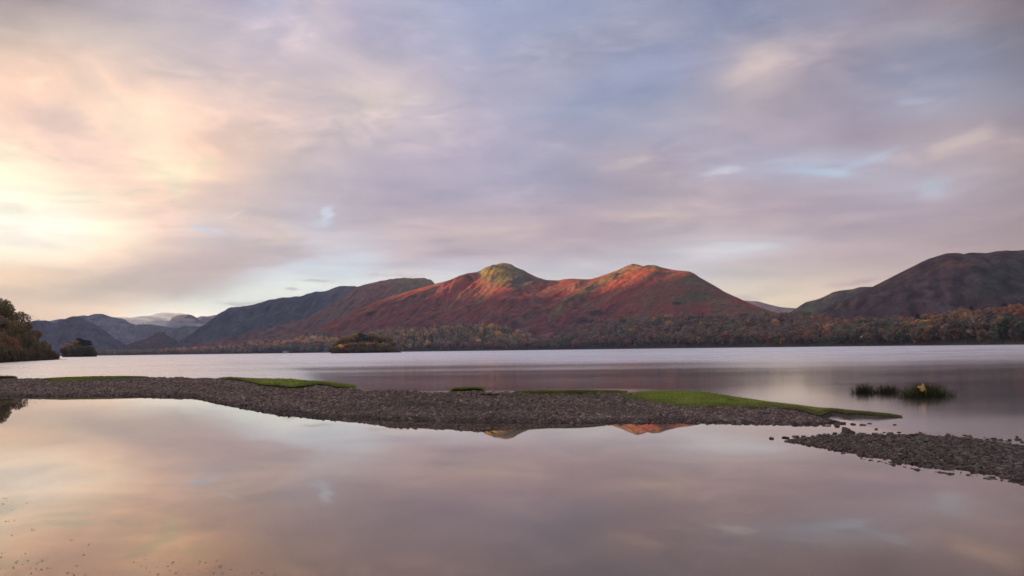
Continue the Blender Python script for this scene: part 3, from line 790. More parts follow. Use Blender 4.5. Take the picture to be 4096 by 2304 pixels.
# ------------------------------------------------------------------ trees
def tri_cloud(rng, centres, outward, size, squash=1.0):
    """one small bent leaf-clump triangle per centre"""
    n = len(centres)
    a = rng.normal(size=(n, 3)); a /= np.linalg.norm(a, axis=1)[:, None]
    nn = outward + 0.9 * a; nn /= np.linalg.norm(nn, axis=1)[:, None]
    b = rng.normal(size=(n, 3)); t1 = np.cross(nn, b); t1 /= np.linalg.norm(t1, axis=1)[:, None]
    t2 = np.cross(nn, t1)
    sz = size * rng.uniform(0.6, 1.5, n)[:, None]
    v0 = centres + t1 * sz; v1 = centres - 0.5 * t1 * sz + 0.87 * t2 * sz * squash; v2 = centres - 0.5 * t1 * sz - 0.87 * t2 * sz * squash
    V = np.stack([v0, v1, v2], axis=1).reshape(-1, 3)
    F = np.arange(3 * n).reshape(-1, 3)
    return V, F


def tube(p0, p1, r0, r1, n=6):
    p0 = np.array(p0, float); p1 = np.array(p1, float)
    d = p1 - p0; d /= np.linalg.norm(d)
    a = np.cross(d, (0.3, 0.9, 0.1)); a /= np.linalg.norm(a); b = np.cross(d, a)
    th = np.arange(n) * 2 * np.pi / n
    c = np.cos(th)[:, None] * a + np.sin(th)[:, None] * b
    V = np.concatenate([p0 + c * r0, p1 + c * r1])
    i = np.arange(n); j = (i + 1) % n
    return V, np.stack([i, j, j + n, i + n], axis=1)


def join(parts):
    Vs, Fs, off = [], [], 0
    for V, F in parts:
        Vs.append(V); Fs.append(F + off); off += len(V)
    return np.concatenate(Vs), Fs


def lobes_for(rng, kind):
    """ellipsoid lobes of a crown of unit height"""
    if kind == 'broad':
        L = [(0, 0, .56, .27, .27, .30)]
        for k in range(10):
            a = k * 2.4 + rng.uniform(-.4, .4); r = rng.uniform(.12, .27); z = rng.uniform(.34, .84)
            q = rng.uniform(.11, .19)
            L.append((r * math.cos(a), r * math.sin(a), z, q, q, q * .85))
    elif kind == 'tall':
        L = [(0, 0, .55, .17, .17, .36)]
        for k in range(9):
            a = k * 2.4; r = rng.uniform(.06, .16); z = rng.uniform(.26, .88); q = rng.uniform(.08, .13)
            L.append((r * math.cos(a), r * math.sin(a), z, q, q, q * 1.1))
    elif kind == 'bush':
        L = [(0, 0, .42, .42, .42, .42)]
        for k in range(12):
            a = k * 2.4; r = rng.uniform(.2, .5); z = rng.uniform(.15, .75); q = rng.uniform(.16, .26)
            L.append((r * math.cos(a), r * math.sin(a), z, q, q, q * .9))
    elif kind == 'pine':
        L = []
        for k in range(9):
            a = k * 2.4; r = rng.uniform(.02, .26); z = rng.uniform(.66, .95); q = rng.uniform(.10, .17)
            L.append((r * math.cos(a), r * math.sin(a), z, q, q, q * .5))
    return L


def crown(rng, kind, n, size):
    if kind in ('conifer', 'larch'):
        z = rng.uniform(0.06, 1.0, n) ** 0.85 if kind == 'conifer' else rng.uniform(0.14, 1.0, n)
        w = (0.21 if kind == 'conifer' else 0.17)
        tier = 0.75 + 0.25 * np.cos(z * 2 * np.pi * 11)
        r = (1.02 - z) * w * (tier if kind == 'conifer' else 1) * rng.uniform(.45, 1.0, n) + .006
        a = rng.uniform(0, 2 * np.pi, n)
        C = np.stack([r * np.cos(a), r * np.sin(a), z - r * .35], 1)
        O = np.stack([np.cos(a), np.sin(a), np.full(n, .35)], 1)
    else:
        L = np.array(lobes_for(rng, kind))
        wgt = (L[:, 3] * L[:, 4]) ** 1.0; wgt[0] *= .8; wgt /= wgt.sum()
        k = rng.choice(len(L), n, p=wgt)
        d = rng.normal(size=(n, 3)); d /= np.linalg.norm(d, axis=1)[:, None]
        rr = rng.uniform(.35, 1.08, n) ** .45
        C = L[k, :3] + d * rr[:, None] * L[k, 3:]
        C[:, 2] = np.maximum(C[:, 2], .02)
        O = d
    V, F = tri_cloud(rng, C, O, size)
    V[:, 2] /= np.percentile(V[:, 2], 99.3)
    shade = np.repeat(rng.uniform(.86, 1.14, n), 3)
    # slight hue drift between clumps
    hue = np.repeat(vnoise(C[:, 0] * 6, C[:, 2] * 6 + C[:, 1] * 5, 5), 3)
    col = np.stack([shade * (1 + .22 * hue), shade, shade * (1 - .15 * hue)], 1)
    return V, F, col


def trunk_parts(rng, kind):
    if kind == 'bush':
        P = [tube((.0, 0, -.03), (.22 * math.cos(a), .22 * math.sin(a), .5), .03, .01, 5) for a in (0, 2.1, 4.2)]
    elif kind in ('conifer', 'larch'):
        P = [tube((0, 0, -.03), (0, 0, .95), .018, .003)]
    elif kind == 'pine':
        P = [tube((0, 0, -.03), (.02, 0, .5), .024, .018), tube((.02, 0, .5), (0, .02, .9), .018, .006)]
        for k in range(6):
            a = k * 2.4; z = .55 + .05 * k
            P.append(tube((.01, 0, z), (.2 * math.cos(a), .2 * math.sin(a), z + .12), .008, .003, 4))
    else:
        P = [tube((0, 0, -.03), (.01, .01, .4), .026, .018), tube((.01, .01, .4), (.0, .0, .8), .018, .005)]
        for k in range(7):
            a = k * 2.4; z = .25 + .07 * k
            P.append(tube((.01, .01, z), (.22 * math.cos(a), .22 * math.sin(a), z + .17), .010, .003, 4))
    return join(P)


PROTO = {}


def proto(kind, level, k):
    key = (kind, level, k)
    if key not in PROTO:
        rng = np.random.default_rng(abs(hash(str(key))) % 1000 if False else sum(map(ord, kind)) * 7 + k * 13 + (3 if level == 'near' else 0))
        n, size = {'near': (5200, .020), 'mid': (1500, .034), 'far': (420, .062)}[level]
        if kind == 'bush': size *= 1.5
        if kind in ('conifer', 'larch'): size *= .7
        V, F, c = crown(rng, kind, n, size)
        tv, tf = trunk_parts(rng, kind)
        cm = make_mesh('crown', V, F, [M_LEAF], c)
        tm = make_mesh('trunk', tv, tf, [M_BARK], smooth=True)
        whole = None
        if level == 'far':
            Vw = np.concatenate([V, tv]); Fw = [F] + [f + len(V) for f in tf]
            mi = np.concatenate([np.zeros(len(F)), np.ones(sum(len(f) for f in tf))])
            whole = make_mesh('tree', Vw, Fw, [M_LEAF, M_BARK], np.concatenate([c, np.ones((len(tv), 3))]), mat_index=mi)
        PROTO[key] = (cm, tm, whole)
    return PROTO[key]


NAMES = {'broad': 'broadleaf_tree', 'tall': 'broadleaf_tree', 'bush': 'shrub', 'conifer': 'conifer_tree', 'larch': 'larch_tree', 'pine': 'pine_tree'}


def plant(kind, loc, h, tint, label, group=None, level='mid', k=0, width=1.0, rz=None, cat=None):
    cm, tm, whole = proto(kind, level, k)
    rz = random.uniform(0, 6.28) if rz is None else rz
    sc = (h * width, h * width, h)
    if level == 'far':
        o = link(NAMES[kind], whole, None, loc, (0, 0, rz), sc)
        o.color = (*tint, 1)
    else:
        o = bpy.data.objects.new(NAMES[kind], None); COL.objects.link(o)
        o.empty_display_size = 0.5
        o.location = loc; o.rotation_euler = (0, 0, rz); o.scale = sc
        c = link('crown', cm, o); c.color = (*tint, 1)
        link('trunk', tm, o)
    tag(o, label, cat or ('shrub' if kind == 'bush' else 'tree'), group)
    return o


random.seed(11)
BROWN = (0.32, 0.21, 0.15); RUSTY = (0.44, 0.20, 0.09); ORANGE = (0.72, 0.36, 0.11); DGREEN = (0.115, 0.13, 0.07); OLV = (0.30, 0.235, 0.10); CONI = (0.07, 0.09, 0.07); YEL = (0.80, 0.48, 0.13)


def jit(c, a=0.18):
    k = random.uniform(1 - a, 1 + a)
    return tuple(max(0.005, v * k * random.uniform(.92, 1.08)) for v in c)


def bank_d(px):
    return np.interp(px, [-400, -150, 0, 100, 200, 265], [150, 190, 227, 272, 328, 372])


def bank_top(px):
    return np.interp(px, [-300, -100, 0, 30, 60, 80, 112, 130, 152, 165, 185, 200, 230, 262], [1120, 1180, 1222, 1236, 1252, 1276, 1292, 1312, 1326, 1340, 1362, 1376, 1398, 1426])


def bank_ground(o):
    return np.clip(0.2 * (np.asarray(o, float) - 1), -0.5, 7)


def build_bank():
    px = np.linspace(-400, 268, 90)
    o = np.concatenate([np.linspace(-2, 6, 8), np.linspace(8, 60, 14), [90, 140]])
    O, PX = np.meshgrid(o, px)
    a = azpix(PX); d = bank_d(PX)
    fade = np.clip((268 - PX) / 40, 0.05, 1)
    X = np.sin(a) * d - O * 0.9; Y = np.cos(a) * d + O * 0.45
    Z = bank_ground(O) * fade + np.where(O > 0, 0.25, 0) * fbm(X / 5, Y / 5, 600, 3) - np.where(O > 60, (O - 60) * .02, 0)
    C = base_col(O.shape, (0.07, 0.05, 0.03)); C = blend(C, sstep(-.1, .4, fbm(X / 8, Y / 8, 610, 3)), (0.06, 0.06, 0.03))
    ob = link('bank', make_mesh('bank', np.stack([X, Y, Z], -1).reshape(-1, 3), grid_faces(len(px), len(o)), [M_LAND], C.reshape(-1, 3), smooth=True))
    tag(ob, 'low earthy lake bank under the thicket at the left edge', 'bank', None, 'structure')
    G = 'trees and shrubs of the thicket on the left bank'

    def put(px, off, frac, kind, tint, label, k, width=1.0):
        a = float(azpix(px)); d = float(bank_d(px))
        x = math.sin(a) * d - off * 0.9; y = math.cos(a) * d + off * 0.45
        fade = min(1, max(.05, (268 - px) / 40)); zg = float(bank_ground(off)) * fade
        ppx = float(project(np.array([[x, y, 1.0]]))[0][0])
        te = float(azel(ppx, float(bank_top(ppx)))[1])
        base = float(azel(ppx, 1400 + (2048 - ppx) * .013 + 1)[1])
        h = max(2.2, (base + (te - base) * frac) * math.hypot(x, y) + EYE - zg)
        return plant(kind, (x, y, zg - .15), h, tuple(1.4 * (.55 * v + .45 * w_) for v, w_ in zip(jit(tint), (.21, .165, .10))), label, G, 'near', k, width)
    # back row, rising to the skyline
    for i, px in enumerate((-170, -130, -95, -60, -28, 2, 30, 56, 78, 96, 114, 132, 152, 172)):
        c = OLV if i % 3 else BROWN
        lab = ('olive tree in the upper rows of the thicket on the left bank' if i % 3 else 'brown tree in the upper rows of the thicket on the left bank')
        put(px + 10, 34 - i * .8, 1.0 if i % 2 else .93, 'broad', c, lab, i % 3, 1.25)
    for i, px in enumerate((-150, -110, -70, -35, -5, 22, 48, 72, 98, 120, 142, 163, 182, 200)):
        c = (OLV, BROWN, (0.20, 0.14, 0.085))[i % 3]
        lab = ('olive tree halfway up the thicket on the left bank', 'dark brown tree halfway up the thicket on the left bank', 'grey-brown tree halfway up the thicket on the left bank')[i % 3]
        put(px, 20 - i * .6, .80 if i % 2 else .70, 'broad', c, lab, (i + 1) % 3, 1.3)
    low = [(-140, RUSTY), (-105, OLV), (-75, BROWN), (-45, OLV), (-18, RUSTY), (8, BROWN), (30, OLV), (52, (0.36, 0.17, 0.08)), (76, (0.34, 0.16, 0.075)), (98, RUSTY), (118, BROWN), (138, (0.19, 0.135, 0.085)), (158, OLV), (176, BROWN), (194, (0.22, 0.15, 0.085)), (211, OLV), (226, BROWN), (240, (0.21, 0.14, 0.085))]
    for i, (px, c) in enumerate(low):
        lab = 'rust-orange bush near the waterline of the left bank' if c[0] > .18 else ('olive bush near the waterline of the left bank' if c == OLV else 'brown bush near the waterline of the left bank')
        put(px, 7 + (i % 3), .46 if i < 12 else .72, 'bush', c, lab, i % 3, .62)
    for i, px in enumerate(range(-150, 256, 17)):
        c = ((0.16, 0.12, 0.075), (0.18, 0.145, 0.075), (0.21, 0.13, 0.08))[i % 3]
        put(px, 2.0, .22 if px < 200 else .5, 'bush', c, 'low dark bush overhanging the water at the foot of the left bank', i % 3, .8)
    # wispy sapling on the skyline
    a = float(azpix(112)); d = float(bank_d(112)) + 10
    x, y = math.sin(a) * d, math.cos(a) * d
    top = float(azel(112, 1266)[1]) * d + EYE
    rng = np.random.default_rng(5); P = []
    zb = 1.5

    def branch(p, dirv, L, r, depth):
        q = p + dirv * L
        P.append(tube(p, q, r, r * .6, 4))
        if depth == 0: return
        for _ in range(3 if depth > 1 else 4):
            dv = dirv + rng.normal(size=3) * .5; dv[2] = abs(dv[2]) * .6 + .25; dv /= np.linalg.norm(dv)
            branch(q, dv, L * .58, r * .55, depth - 1)
    branch(np.zeros(3), np.array([.03, 0, 1.0]), (top - zb) * .52, .11, 3)
    tv, tf = join(P)
    o = bpy.data.objects.new('bare_sapling', None); COL.objects.link(o); o.location = (x, y, zb)
    link('trunk', make_mesh('trunk', tv, tf, [M_BARK]), o)
    ends = rng.normal(size=(260, 3)) * (1.7, 1.7, 1.5) + (0.3, 0, (top - zb) * .82)
    V, F = tri_cloud(rng, ends, np.tile((0, 0, 1.0), (260, 1)), .13)
    c = link('crown', make_mesh('crown', V, F, [M_LEAF], np.ones(len(V))), o); c.color = (.16, .09, .06, 1)
    tag(o, 'thin nearly bare sapling poking out above the left thicket', 'tree')


build_bank()


def build_islet():
    """small wooded point behind the left bank, with a pine"""
    d = 960.0
    px = np.linspace(246, 392, 50)
    o = np.linspace(-4, 90, 20)
    O, PX = np.meshgrid(o, px)
    a = azpix(PX); D = d + O
    edge = np.clip(np.minimum(PX - 246, 392 - PX) / 25, 0, 1)
    Z = np.where(O < 0, -.4, np.minimum(O * .12, 2.2)) * edge - .3 * (1 - edge) - np.where(O > 70, (O - 70) * .1, 0)
    C = base_col(O.shape, (0.06, 0.045, 0.03))
    ob = link('islet', make_mesh('islet', np.stack([np.sin(a) * D, np.cos(a) * D, Z], -1).reshape(-1, 3), grid_faces(50, 20), [M_LAND], C.reshape(-1, 3), smooth=True))
    tag(ob, 'low wooded point just right of the left bank', 'point', None, 'structure')
    G = 'trees on the low wooded point'
    spots = [(262, 30, 1382, 'broad', RUSTY), (274, 22, 1372, 'broad', BROWN), (288, 40, 1363, 'broad', (0.22, .155, .10)), (300, 26, 1360, 'tall', OLV), (312, 40, 1358, 'broad', OLV), (336, 34, 1364, 'broad', BROWN), (352, 40, 1378, 'broad', OLV), (366, 26, 1392, 'broad', (0.16, .14, .09)), (376, 22, 1404, 'bush', OLV), (384, 14, 1415, 'bush', BROWN)]
    for i, (p, off, ty, kind, c) in enumerate(spots):
        a = float(azpix(p)); D = d + off; te = float(azel(p, ty)[1])
        plant(kind, (math.sin(a) * D, math.cos(a) * D, 1.2), te * D + EYE - 1.2, tuple(1.7 * v for v in jit(c, .1)),
              {RUSTY: 'rust tree on the left end of the low wooded point', OLV: 'olive tree on the low wooded point', BROWN: 'brown tree on the low wooded point'}.get(c, 'grey-brown tree on the low wooded point'), G, 'mid', i % 3, 1.0 if kind != 'bush' else .7)
    for i, p in enumerate((256, 268, 280, 294, 308, 322, 336, 350, 364, 374)):
        a = float(azpix(p)); D = d + 6
        plant('bush', (math.sin(a) * D, math.cos(a) * D, .3), random.uniform(7, 11), jit((0.22, .19, .12)), 'low dark bush along the water of the wooded point', G, 'mid', i % 3, .7)
    a = float(azpix(329)); D = d + 18
    plant('pine', (math.sin(a) * D, math.cos(a) * D, 1.2), float(azel(329, 1352)[1]) * D + EYE - 1.2, (0.11, .13, .085), 'flat-topped dark pine standing highest on the wooded point', None, 'mid', 0, 1.0)
    a = float(azpix(348)); D = d + 14
    plant('pine', (math.sin(a) * D, math.cos(a) * D, 1.2), float(azel(348, 1361)[1]) * D + EYE - 1.2, (0.11, .13, .085), 'shorter dark pine right of the tallest pine on the point', None, 'mid', 1, 1.0)


build_islet()


def build_island():
    d = 1000.0
    px = np.linspace(1318, 1612, 60)
    o = np.linspace(-4, 80, 18)
    O, PX = np.meshgrid(o, px)
    a = azpix(PX); D = d + O
    edge = np.clip(np.minimum(PX - 1318, 1612 - PX) / 40, 0, 1)
    Z = np.where(O < 0, -.4, np.minimum(O * .14, 4.0)) * edge - .3 * (1 - edge) - np.where(O > 60, (O - 60) * .22, 0)
    ob = link('island', make_mesh('island', np.stack([np.sin(a) * D, np.cos(a) * D, Z], -1).reshape(-1, 3), grid_faces(60, 18), [M_LAND], np.tile((0.06, .045, .03), (60 * 18, 1)), smooth=True))
    tag(ob, 'wooded island in front of the far shore', 'island', None, 'structure')
    G = 'trees on the wooded island'
    topx = [1322, 1345, 1370, 1400, 1430, 1460, 1490, 1520, 1550, 1575, 1600]
    topy = [1398, 1368, 1358, 1350, 1343, 1341, 1342, 1345, 1352, 1372, 1400]
    for i, p in enumerate((1338, 1356, 1376, 1396, 1416, 1436, 1456, 1476, 1496, 1516, 1536, 1554, 1570)):
        a = float(azpix(p)); D = d + 36 + 8 * (i % 2); te = float(azel(p, float(np.interp(p, topx, topy)))[1])
        c = [(0.25, .17, .08), OLV, (0.22, .16, .09), (0.26, .155, .085)][i % 4]
        plant('broad', (math.sin(a) * D, math.cos(a) * D, 3.5), 1.13 * (te * D + EYE - 3.5), tuple(1.7 * v for v in jit(c, .1)), 'olive-brown tree along the top of the wooded island', G, 'mid', i % 3, 1.15)
    for i, p in enumerate((1330, 1348, 1368, 1386, 1404, 1424, 1444, 1464, 1484, 1504, 1524, 1544, 1562, 1580)):
        a = float(azpix(p)); D = d + 14
        te = float(azel(p, float(np.interp(p, topx, topy)) * .55 + 1409 * .45)[1])
        c = YEL if i == 2 else [(0.24, .145, .08), OLV, BROWN][i % 3]
        plant('broad', (math.sin(a) * D, math.cos(a) * D, 1.5), max(5, 1.12 * (te * D + EYE - 1.5)), tuple(1.7 * v for v in jit(c, .1)),
              'golden tree low on the left end of the wooded island' if i == 2 else 'brown-green tree near the water on the wooded island', None if i == 2 else G, 'mid', (i + 1) % 3, 1.3)
    for i in range(24):
        p = 1326 + i * 11
        a = float(azpix(p)); D = d + 5
        plant('bush', (math.sin(a) * D, math.cos(a) * D, .3), random.uniform(5, 8), jit((0.27, .20, .12)), 'low bush at the waterline of the wooded island', G, 'far', i % 3, .8)
    a = float(azpix(1452)); D = d + 22
    plant('pine', (math.sin(a) * D, math.cos(a) * D, 3.5), float(azel(1452, 1332)[1]) * D + EYE - 3.5, (0.11, .13, .085), 'dark pine standing above the crown line of the wooded island', None, 'mid', 0, .9)
    a = float(azpix(1486)); D = d + 20
    plant('pine', (math.sin(a) * D, math.cos(a) * D, 2.5), float(azel(1486, 1366)[1]) * D + EYE - 2.5, (0.11, .13, .085), 'smaller dark pine lower on the wooded island', None, 'mid', 1, .9)


build_island()


def wood_tint(px, s, r):
    """colour and kind of a wood tree by where it stands"""
    u = r.random()
    if px < 1330:
        if px > 640 and .25 < s < .85 and u < .62: return ORANGE, 'larch' if u < .3 else 'broad'
        return (DGREEN if u < .35 else BROWN if u < .8 else CONI), ('conifer' if u > .9 else 'broad')
    if px < 2100:
        if .35 < s < .62 and 1600 < px < 1960 and u < .5: return CONI, 'conifer'
        if s > .5 and u < .30: return ORANGE, 'larch'
        if s <= .5 and u < .25: return (0.28, .13, .05), 'larch'
        return (BROWN if u < .5 else OLV if u < .72 else YEL if u < .77 else RUSTY if u < .87 else DGREEN), 'broad'
    if px < 3250:
        if u < .04: return ORANGE, 'broad'
        if u < .10: return RUSTY, 'broad'
        if u < .21: return DGREEN, 'broad'
        if u < .34: return OLV, 'broad'
        if u < .36: return CONI, 'conifer'
        return (BROWN if u < .75 else (0.32, .22, .18)), 'broad'
    if s < .35:
        return (DGREEN if u < .45 else OLV if u < .6 else BROWN if u < .8 else RUSTY), 'broad'
    if s < .7:
        return (DGREEN if u < .4 else RUSTY if u < .62 else BROWN if u < .88 else ORANGE), 'broad'
    return (RUSTY if u < .6 else BROWN if u < .85 else DGREEN), 'broad'


WORDS = {id(BROWN): 'brown', id(RUSTY): 'rust-red', id(ORANGE): 'orange', id(DGREEN): 'dark green', id(OLV): 'olive', id(CONI): 'blackish green'}


def open_field(px, s):
    return (1950 < px < 2060 and .62 < s < .82) or (2050 < px < 2120 and .7 < s < .95) or (2125 < px < 2255 and s > .45)


def build_woods():
    r = random.Random(5)
    G = 'trees of the far shore woods'
    n_ind = 0
    # single trees: the front row along the water and the stand-outs
    fronts = []
    p = 1610.0
    while p < 4110:
        d = float(shore_dist(p)); step = 15.5 / d * FPX
        fronts.append((p + r.uniform(-.25, .25) * step, r.uniform(.045, .08)))
        p += step * r.uniform(.8, 1.25)
    p = 2350.0
    while p < 4110:
        d = float(shore_dist(p)); step = 19.0 / d * FPX
        fronts.append((p + r.uniform(-.3, .3) * step, r.uniform(.14, .24))); p += step * r.uniform(.8, 1.3)
    p = 3000.0
    while p < 4110:
        d = float(shore_dist(p)); step = 20.0 / d * FPX
        fronts.append((p + r.uniform(-.3, .3) * step, r.uniform(.32, .5))); p += step * r.uniform(.8, 1.3)
    fronts = sorted(fronts, key=lambda q: float(shore_dist(q[0])) * (1 + .16 * q[1]))[:246]
    for (px, s) in fronts:
        c, kind = wood_tint(px, s, r)
        zone = 'right shore below dark fell' if px > 3250 else ('shore under second rust top' if px > 2300 else 'shore right of wooded island')
        row = 'at the water' if s < .1 else ('second row' if s < .3 else 'upper rows')
        kw = {'broad': 'broadleaf', 'conifer': 'conifer', 'larch': 'larch'}[kind]
        word = WORDS.get(id(c), 'tawny')
        P = land_pt(px, s)
        h = r.uniform(18, 27) if kind != 'conifer' else r.uniform(24, 31)
        if s < .1: h *= .8
        plant(kind, tuple(P - (0, 0, .3)), h, jit(tuple(.85 * q + .15 * b for q, b in zip(c, (.30, .23, .17)))), f'{word} {kw} tree, {row}, {zone}', G, 'far', r.randrange(4), r.uniform(.95, 1.3) if kind == 'broad' else 1.1)
    # stand-outs that the eye picks
    spec = [(3700, .62, 'broad', YEL, 21, 'broad golden tree in the middle of the right-hand wood'), (3725, .6, 'broad', YEL, 20, 'second golden tree touching the broad golden one in the right wood'),
            (3632, .6, 'broad', YEL, 17, 'small golden tree left of the dark conifer in the right wood'), (3652, .62, 'broad', ORANGE, 16, 'small orange tree beside the dark conifer in the right wood'),
            (3772, .64, 'broad', (0.5, .2, .06), 13, 'small bright orange tree right of the golden pair'), (3676, .58, 'conifer', CONI, 30, 'dark conifer spire between the golden trees of the right wood'),
            (3706, .8, 'broad', (0.17, .15, .05), 20, 'yellow-green round tree above the golden pair'), (3895, .9, 'conifer', CONI, 24, 'tall dark conifer on the wood skyline under the dark fell'),
            (4030, .93, 'conifer', CONI, 22, 'broad dark conifer on the skyline near the right edge'), (3526, .55, 'broad', (0.34, .15, .05), 22, 'leaning orange tree right of the dark green clump'),
            (3455, .7, 'broad', DGREEN, 22, 'tallest dark green tree of the clump on the right shore'), (3425, .68, 'broad', DGREEN, 20, 'left dark green tree of the clump on the right shore'), (3490, .68, 'broad', DGREEN, 21, 'right dark green tree of the clump on the right shore'), (3352, .66, 'broad', DGREEN, 17, 'dark green tree below the gap on the right shore'),
            (3175, .5, 'broad', (0.45, .18, .05), 15, 'orange tree with a flame-bright top left of the right-hand wood'), (3285, .45, 'broad', ORANGE, 19, 'large orange tree beside the dark green clump'), (3240, .42, 'broad', OLV, 17, 'yellow-green tree left of the large orange one'),
            (2828, .32, 'broad', (0.45, .16, .045), 17, 'round bright orange tree low in the middle wood'), (2655, .34, 'larch', ORANGE, 17, 'slim orange tree low in the middle wood'), (2610, .34, 'broad', (0.36, .17, .07), 14, 'small pale orange tree in the middle wood'),
            (2347, .18, 'larch', (0.46, .24, .07), 17, 'slim golden tree near the water left of the middle wood'), (2418, .55, 'broad', (0.26, .15, .05), 24, 'ochre tree under the green spine of the fell'),
            (1700, .2, 'conifer', CONI, 34, 'tallest black-green conifer near the water right of the island'), (1728, .18, 'conifer', CONI, 36, 'second tall conifer near the water right of the island'), (1748, .18, 'conifer', CONI, 32, 'third tall conifer of the dark trio right of the island'), (1775, .2, 'conifer', CONI, 30, 'conifer standing apart right of the dark trio'), (1655, .3, 'conifer', CONI, 30, 'conifer just right of the wooded island'), (1632, .3, 'conifer', CONI, 26, 'shorter conifer at the right end of the wooded island'),
            (1796, .06, 'larch', (0.40, .19, .06), 17, 'lone slim golden larch at the water between brown trees'), (1828, .12, 'broad', (0.36, .18, .05), 21, 'golden tree by the water right of the lone larch'), (1850, .12, 'broad', (0.34, .17, .05), 20, 'second golden tree by the water right of the lone larch'),
            (1920, .97, 'larch', ORANGE, 27, 'left tall orange larch on the wood edge under the peak'), (1940, .98, 'larch', ORANGE, 28, 'middle tall orange larch on the wood edge under the peak'), (1962, .97, 'larch', (0.45, .18, .05), 28, 'right tall orange larch on the wood edge under the peak'),
            (2085, .3, 'larch', ORANGE, 26, 'orange larch left of the maroon bracken field'), (2105, .3, 'larch', (0.40, .2, .06), 28, 'golden larch left of the maroon bracken field'), (2130, .3, 'larch', (0.38, .2, .06), 27, 'golden larch at the foot of the maroon bracken field')]
    for i, (px, s, kind, c, h, lab) in enumerate(spec):
        P = land_pt(px, s)
        plant(kind, tuple(P - (0, 0, .3)), h * 1.2, c, lab, None, 'far', i % 4, 1.25 if kind == 'broad' else (1.9 if px > 3600 else 1.15))
    # the mass of the wood
    rng = np.random.default_rng(21)
    lib = {k: [crown(np.random.default_rng(900 + i), k, 250 if k == 'broad' else 150, .082 if k == 'broad' else .055) for i in range(4)] for k in ('broad', 'conifer', 'larch')}
    Vs, Cs = [], []
    cnt = 0
    px = 340.0
    pts = []
    while px < 4250:
        d = float(shore_dist(px)); L = float(ramp_len(px))
        step = (17.5 if px > 1000 else 14) / d * FPX
        near_front = .09 if px > 1610 else .02
        s = near_front + rng.uniform(0, 14 / L)
        while s < 1.0:
            pts.append((px + rng.uniform(-.5, .5) * step, s)); s += (17.0 if px > 1000 else 26.0) / L * rng.uniform(.75, 1.3)
        px += step * rng.uniform(.85, 1.2)
    for (px, s) in pts:
        if open_field(px, s): continue
        if rng.random() < .10: continue
        if px > 1150 and px < 1330 and s > .75 and rng.random() < .4: continue
        c, kind = wood_tint(px, s, r)
        V, F, col = lib[kind][rng.integers(4)]
        c = tuple((1.45 if px < 1330 and q_ == 'o' else 1.45 if px < 2150 else 1.15) * (.68 * q + .32 * b) for q, b in zip(c, (.30, .23, .17)) for q_ in ('o' if c is ORANGE else 'x'))
        h = rng.uniform(18, 29) * (1 if px > 1000 else .62)
        if kind == 'conifer': h *= 1.15
        w = h * rng.uniform(1.05, 1.4)
        a = rng.uniform(0, 6.28); ca, sa = math.cos(a), math.sin(a)
        P = land_pt(px, s)
        q = np.stack([(V[:, 0] * ca - V[:, 1] * sa) * w, (V[:, 0] * sa + V[:, 1] * ca) * w, V[:, 2] * h], 1) + P
        Vs.append(q); Cs.append(col * np.array(jit(c, .14))); cnt += 1
    V = np.concatenate(Vs); C = np.concatenate(Cs)
    o = link('woodland', make_mesh('woodland', V, np.arange(len(V)).reshape(-1, 3), [M_LEAF], C))
    tag(o, 'dense autumn wood covering the far shore behind the front trees', 'woodland', None, 'stuff')
    print('wood trees', cnt, 'fronts', len(fronts))


build_woods()


# ------------------------------------------------------------------ houses and lamps on the far shore
def box_part(name, x0, x1, y0, y1, z0, z1, mat, parent):
    V = np.array([(x, y, z) for x in (x0, x1) for y in (y0, y1) for z in (z0, z1)], float)
    F = np.array([(0, 1, 3, 2), (4, 6, 7, 5), (0, 4, 5, 1), (2, 3, 7, 6), (0, 2, 6, 4), (1, 5, 7, 3)])
    return link(name, make_mesh(name, V, F, [mat]), parent)


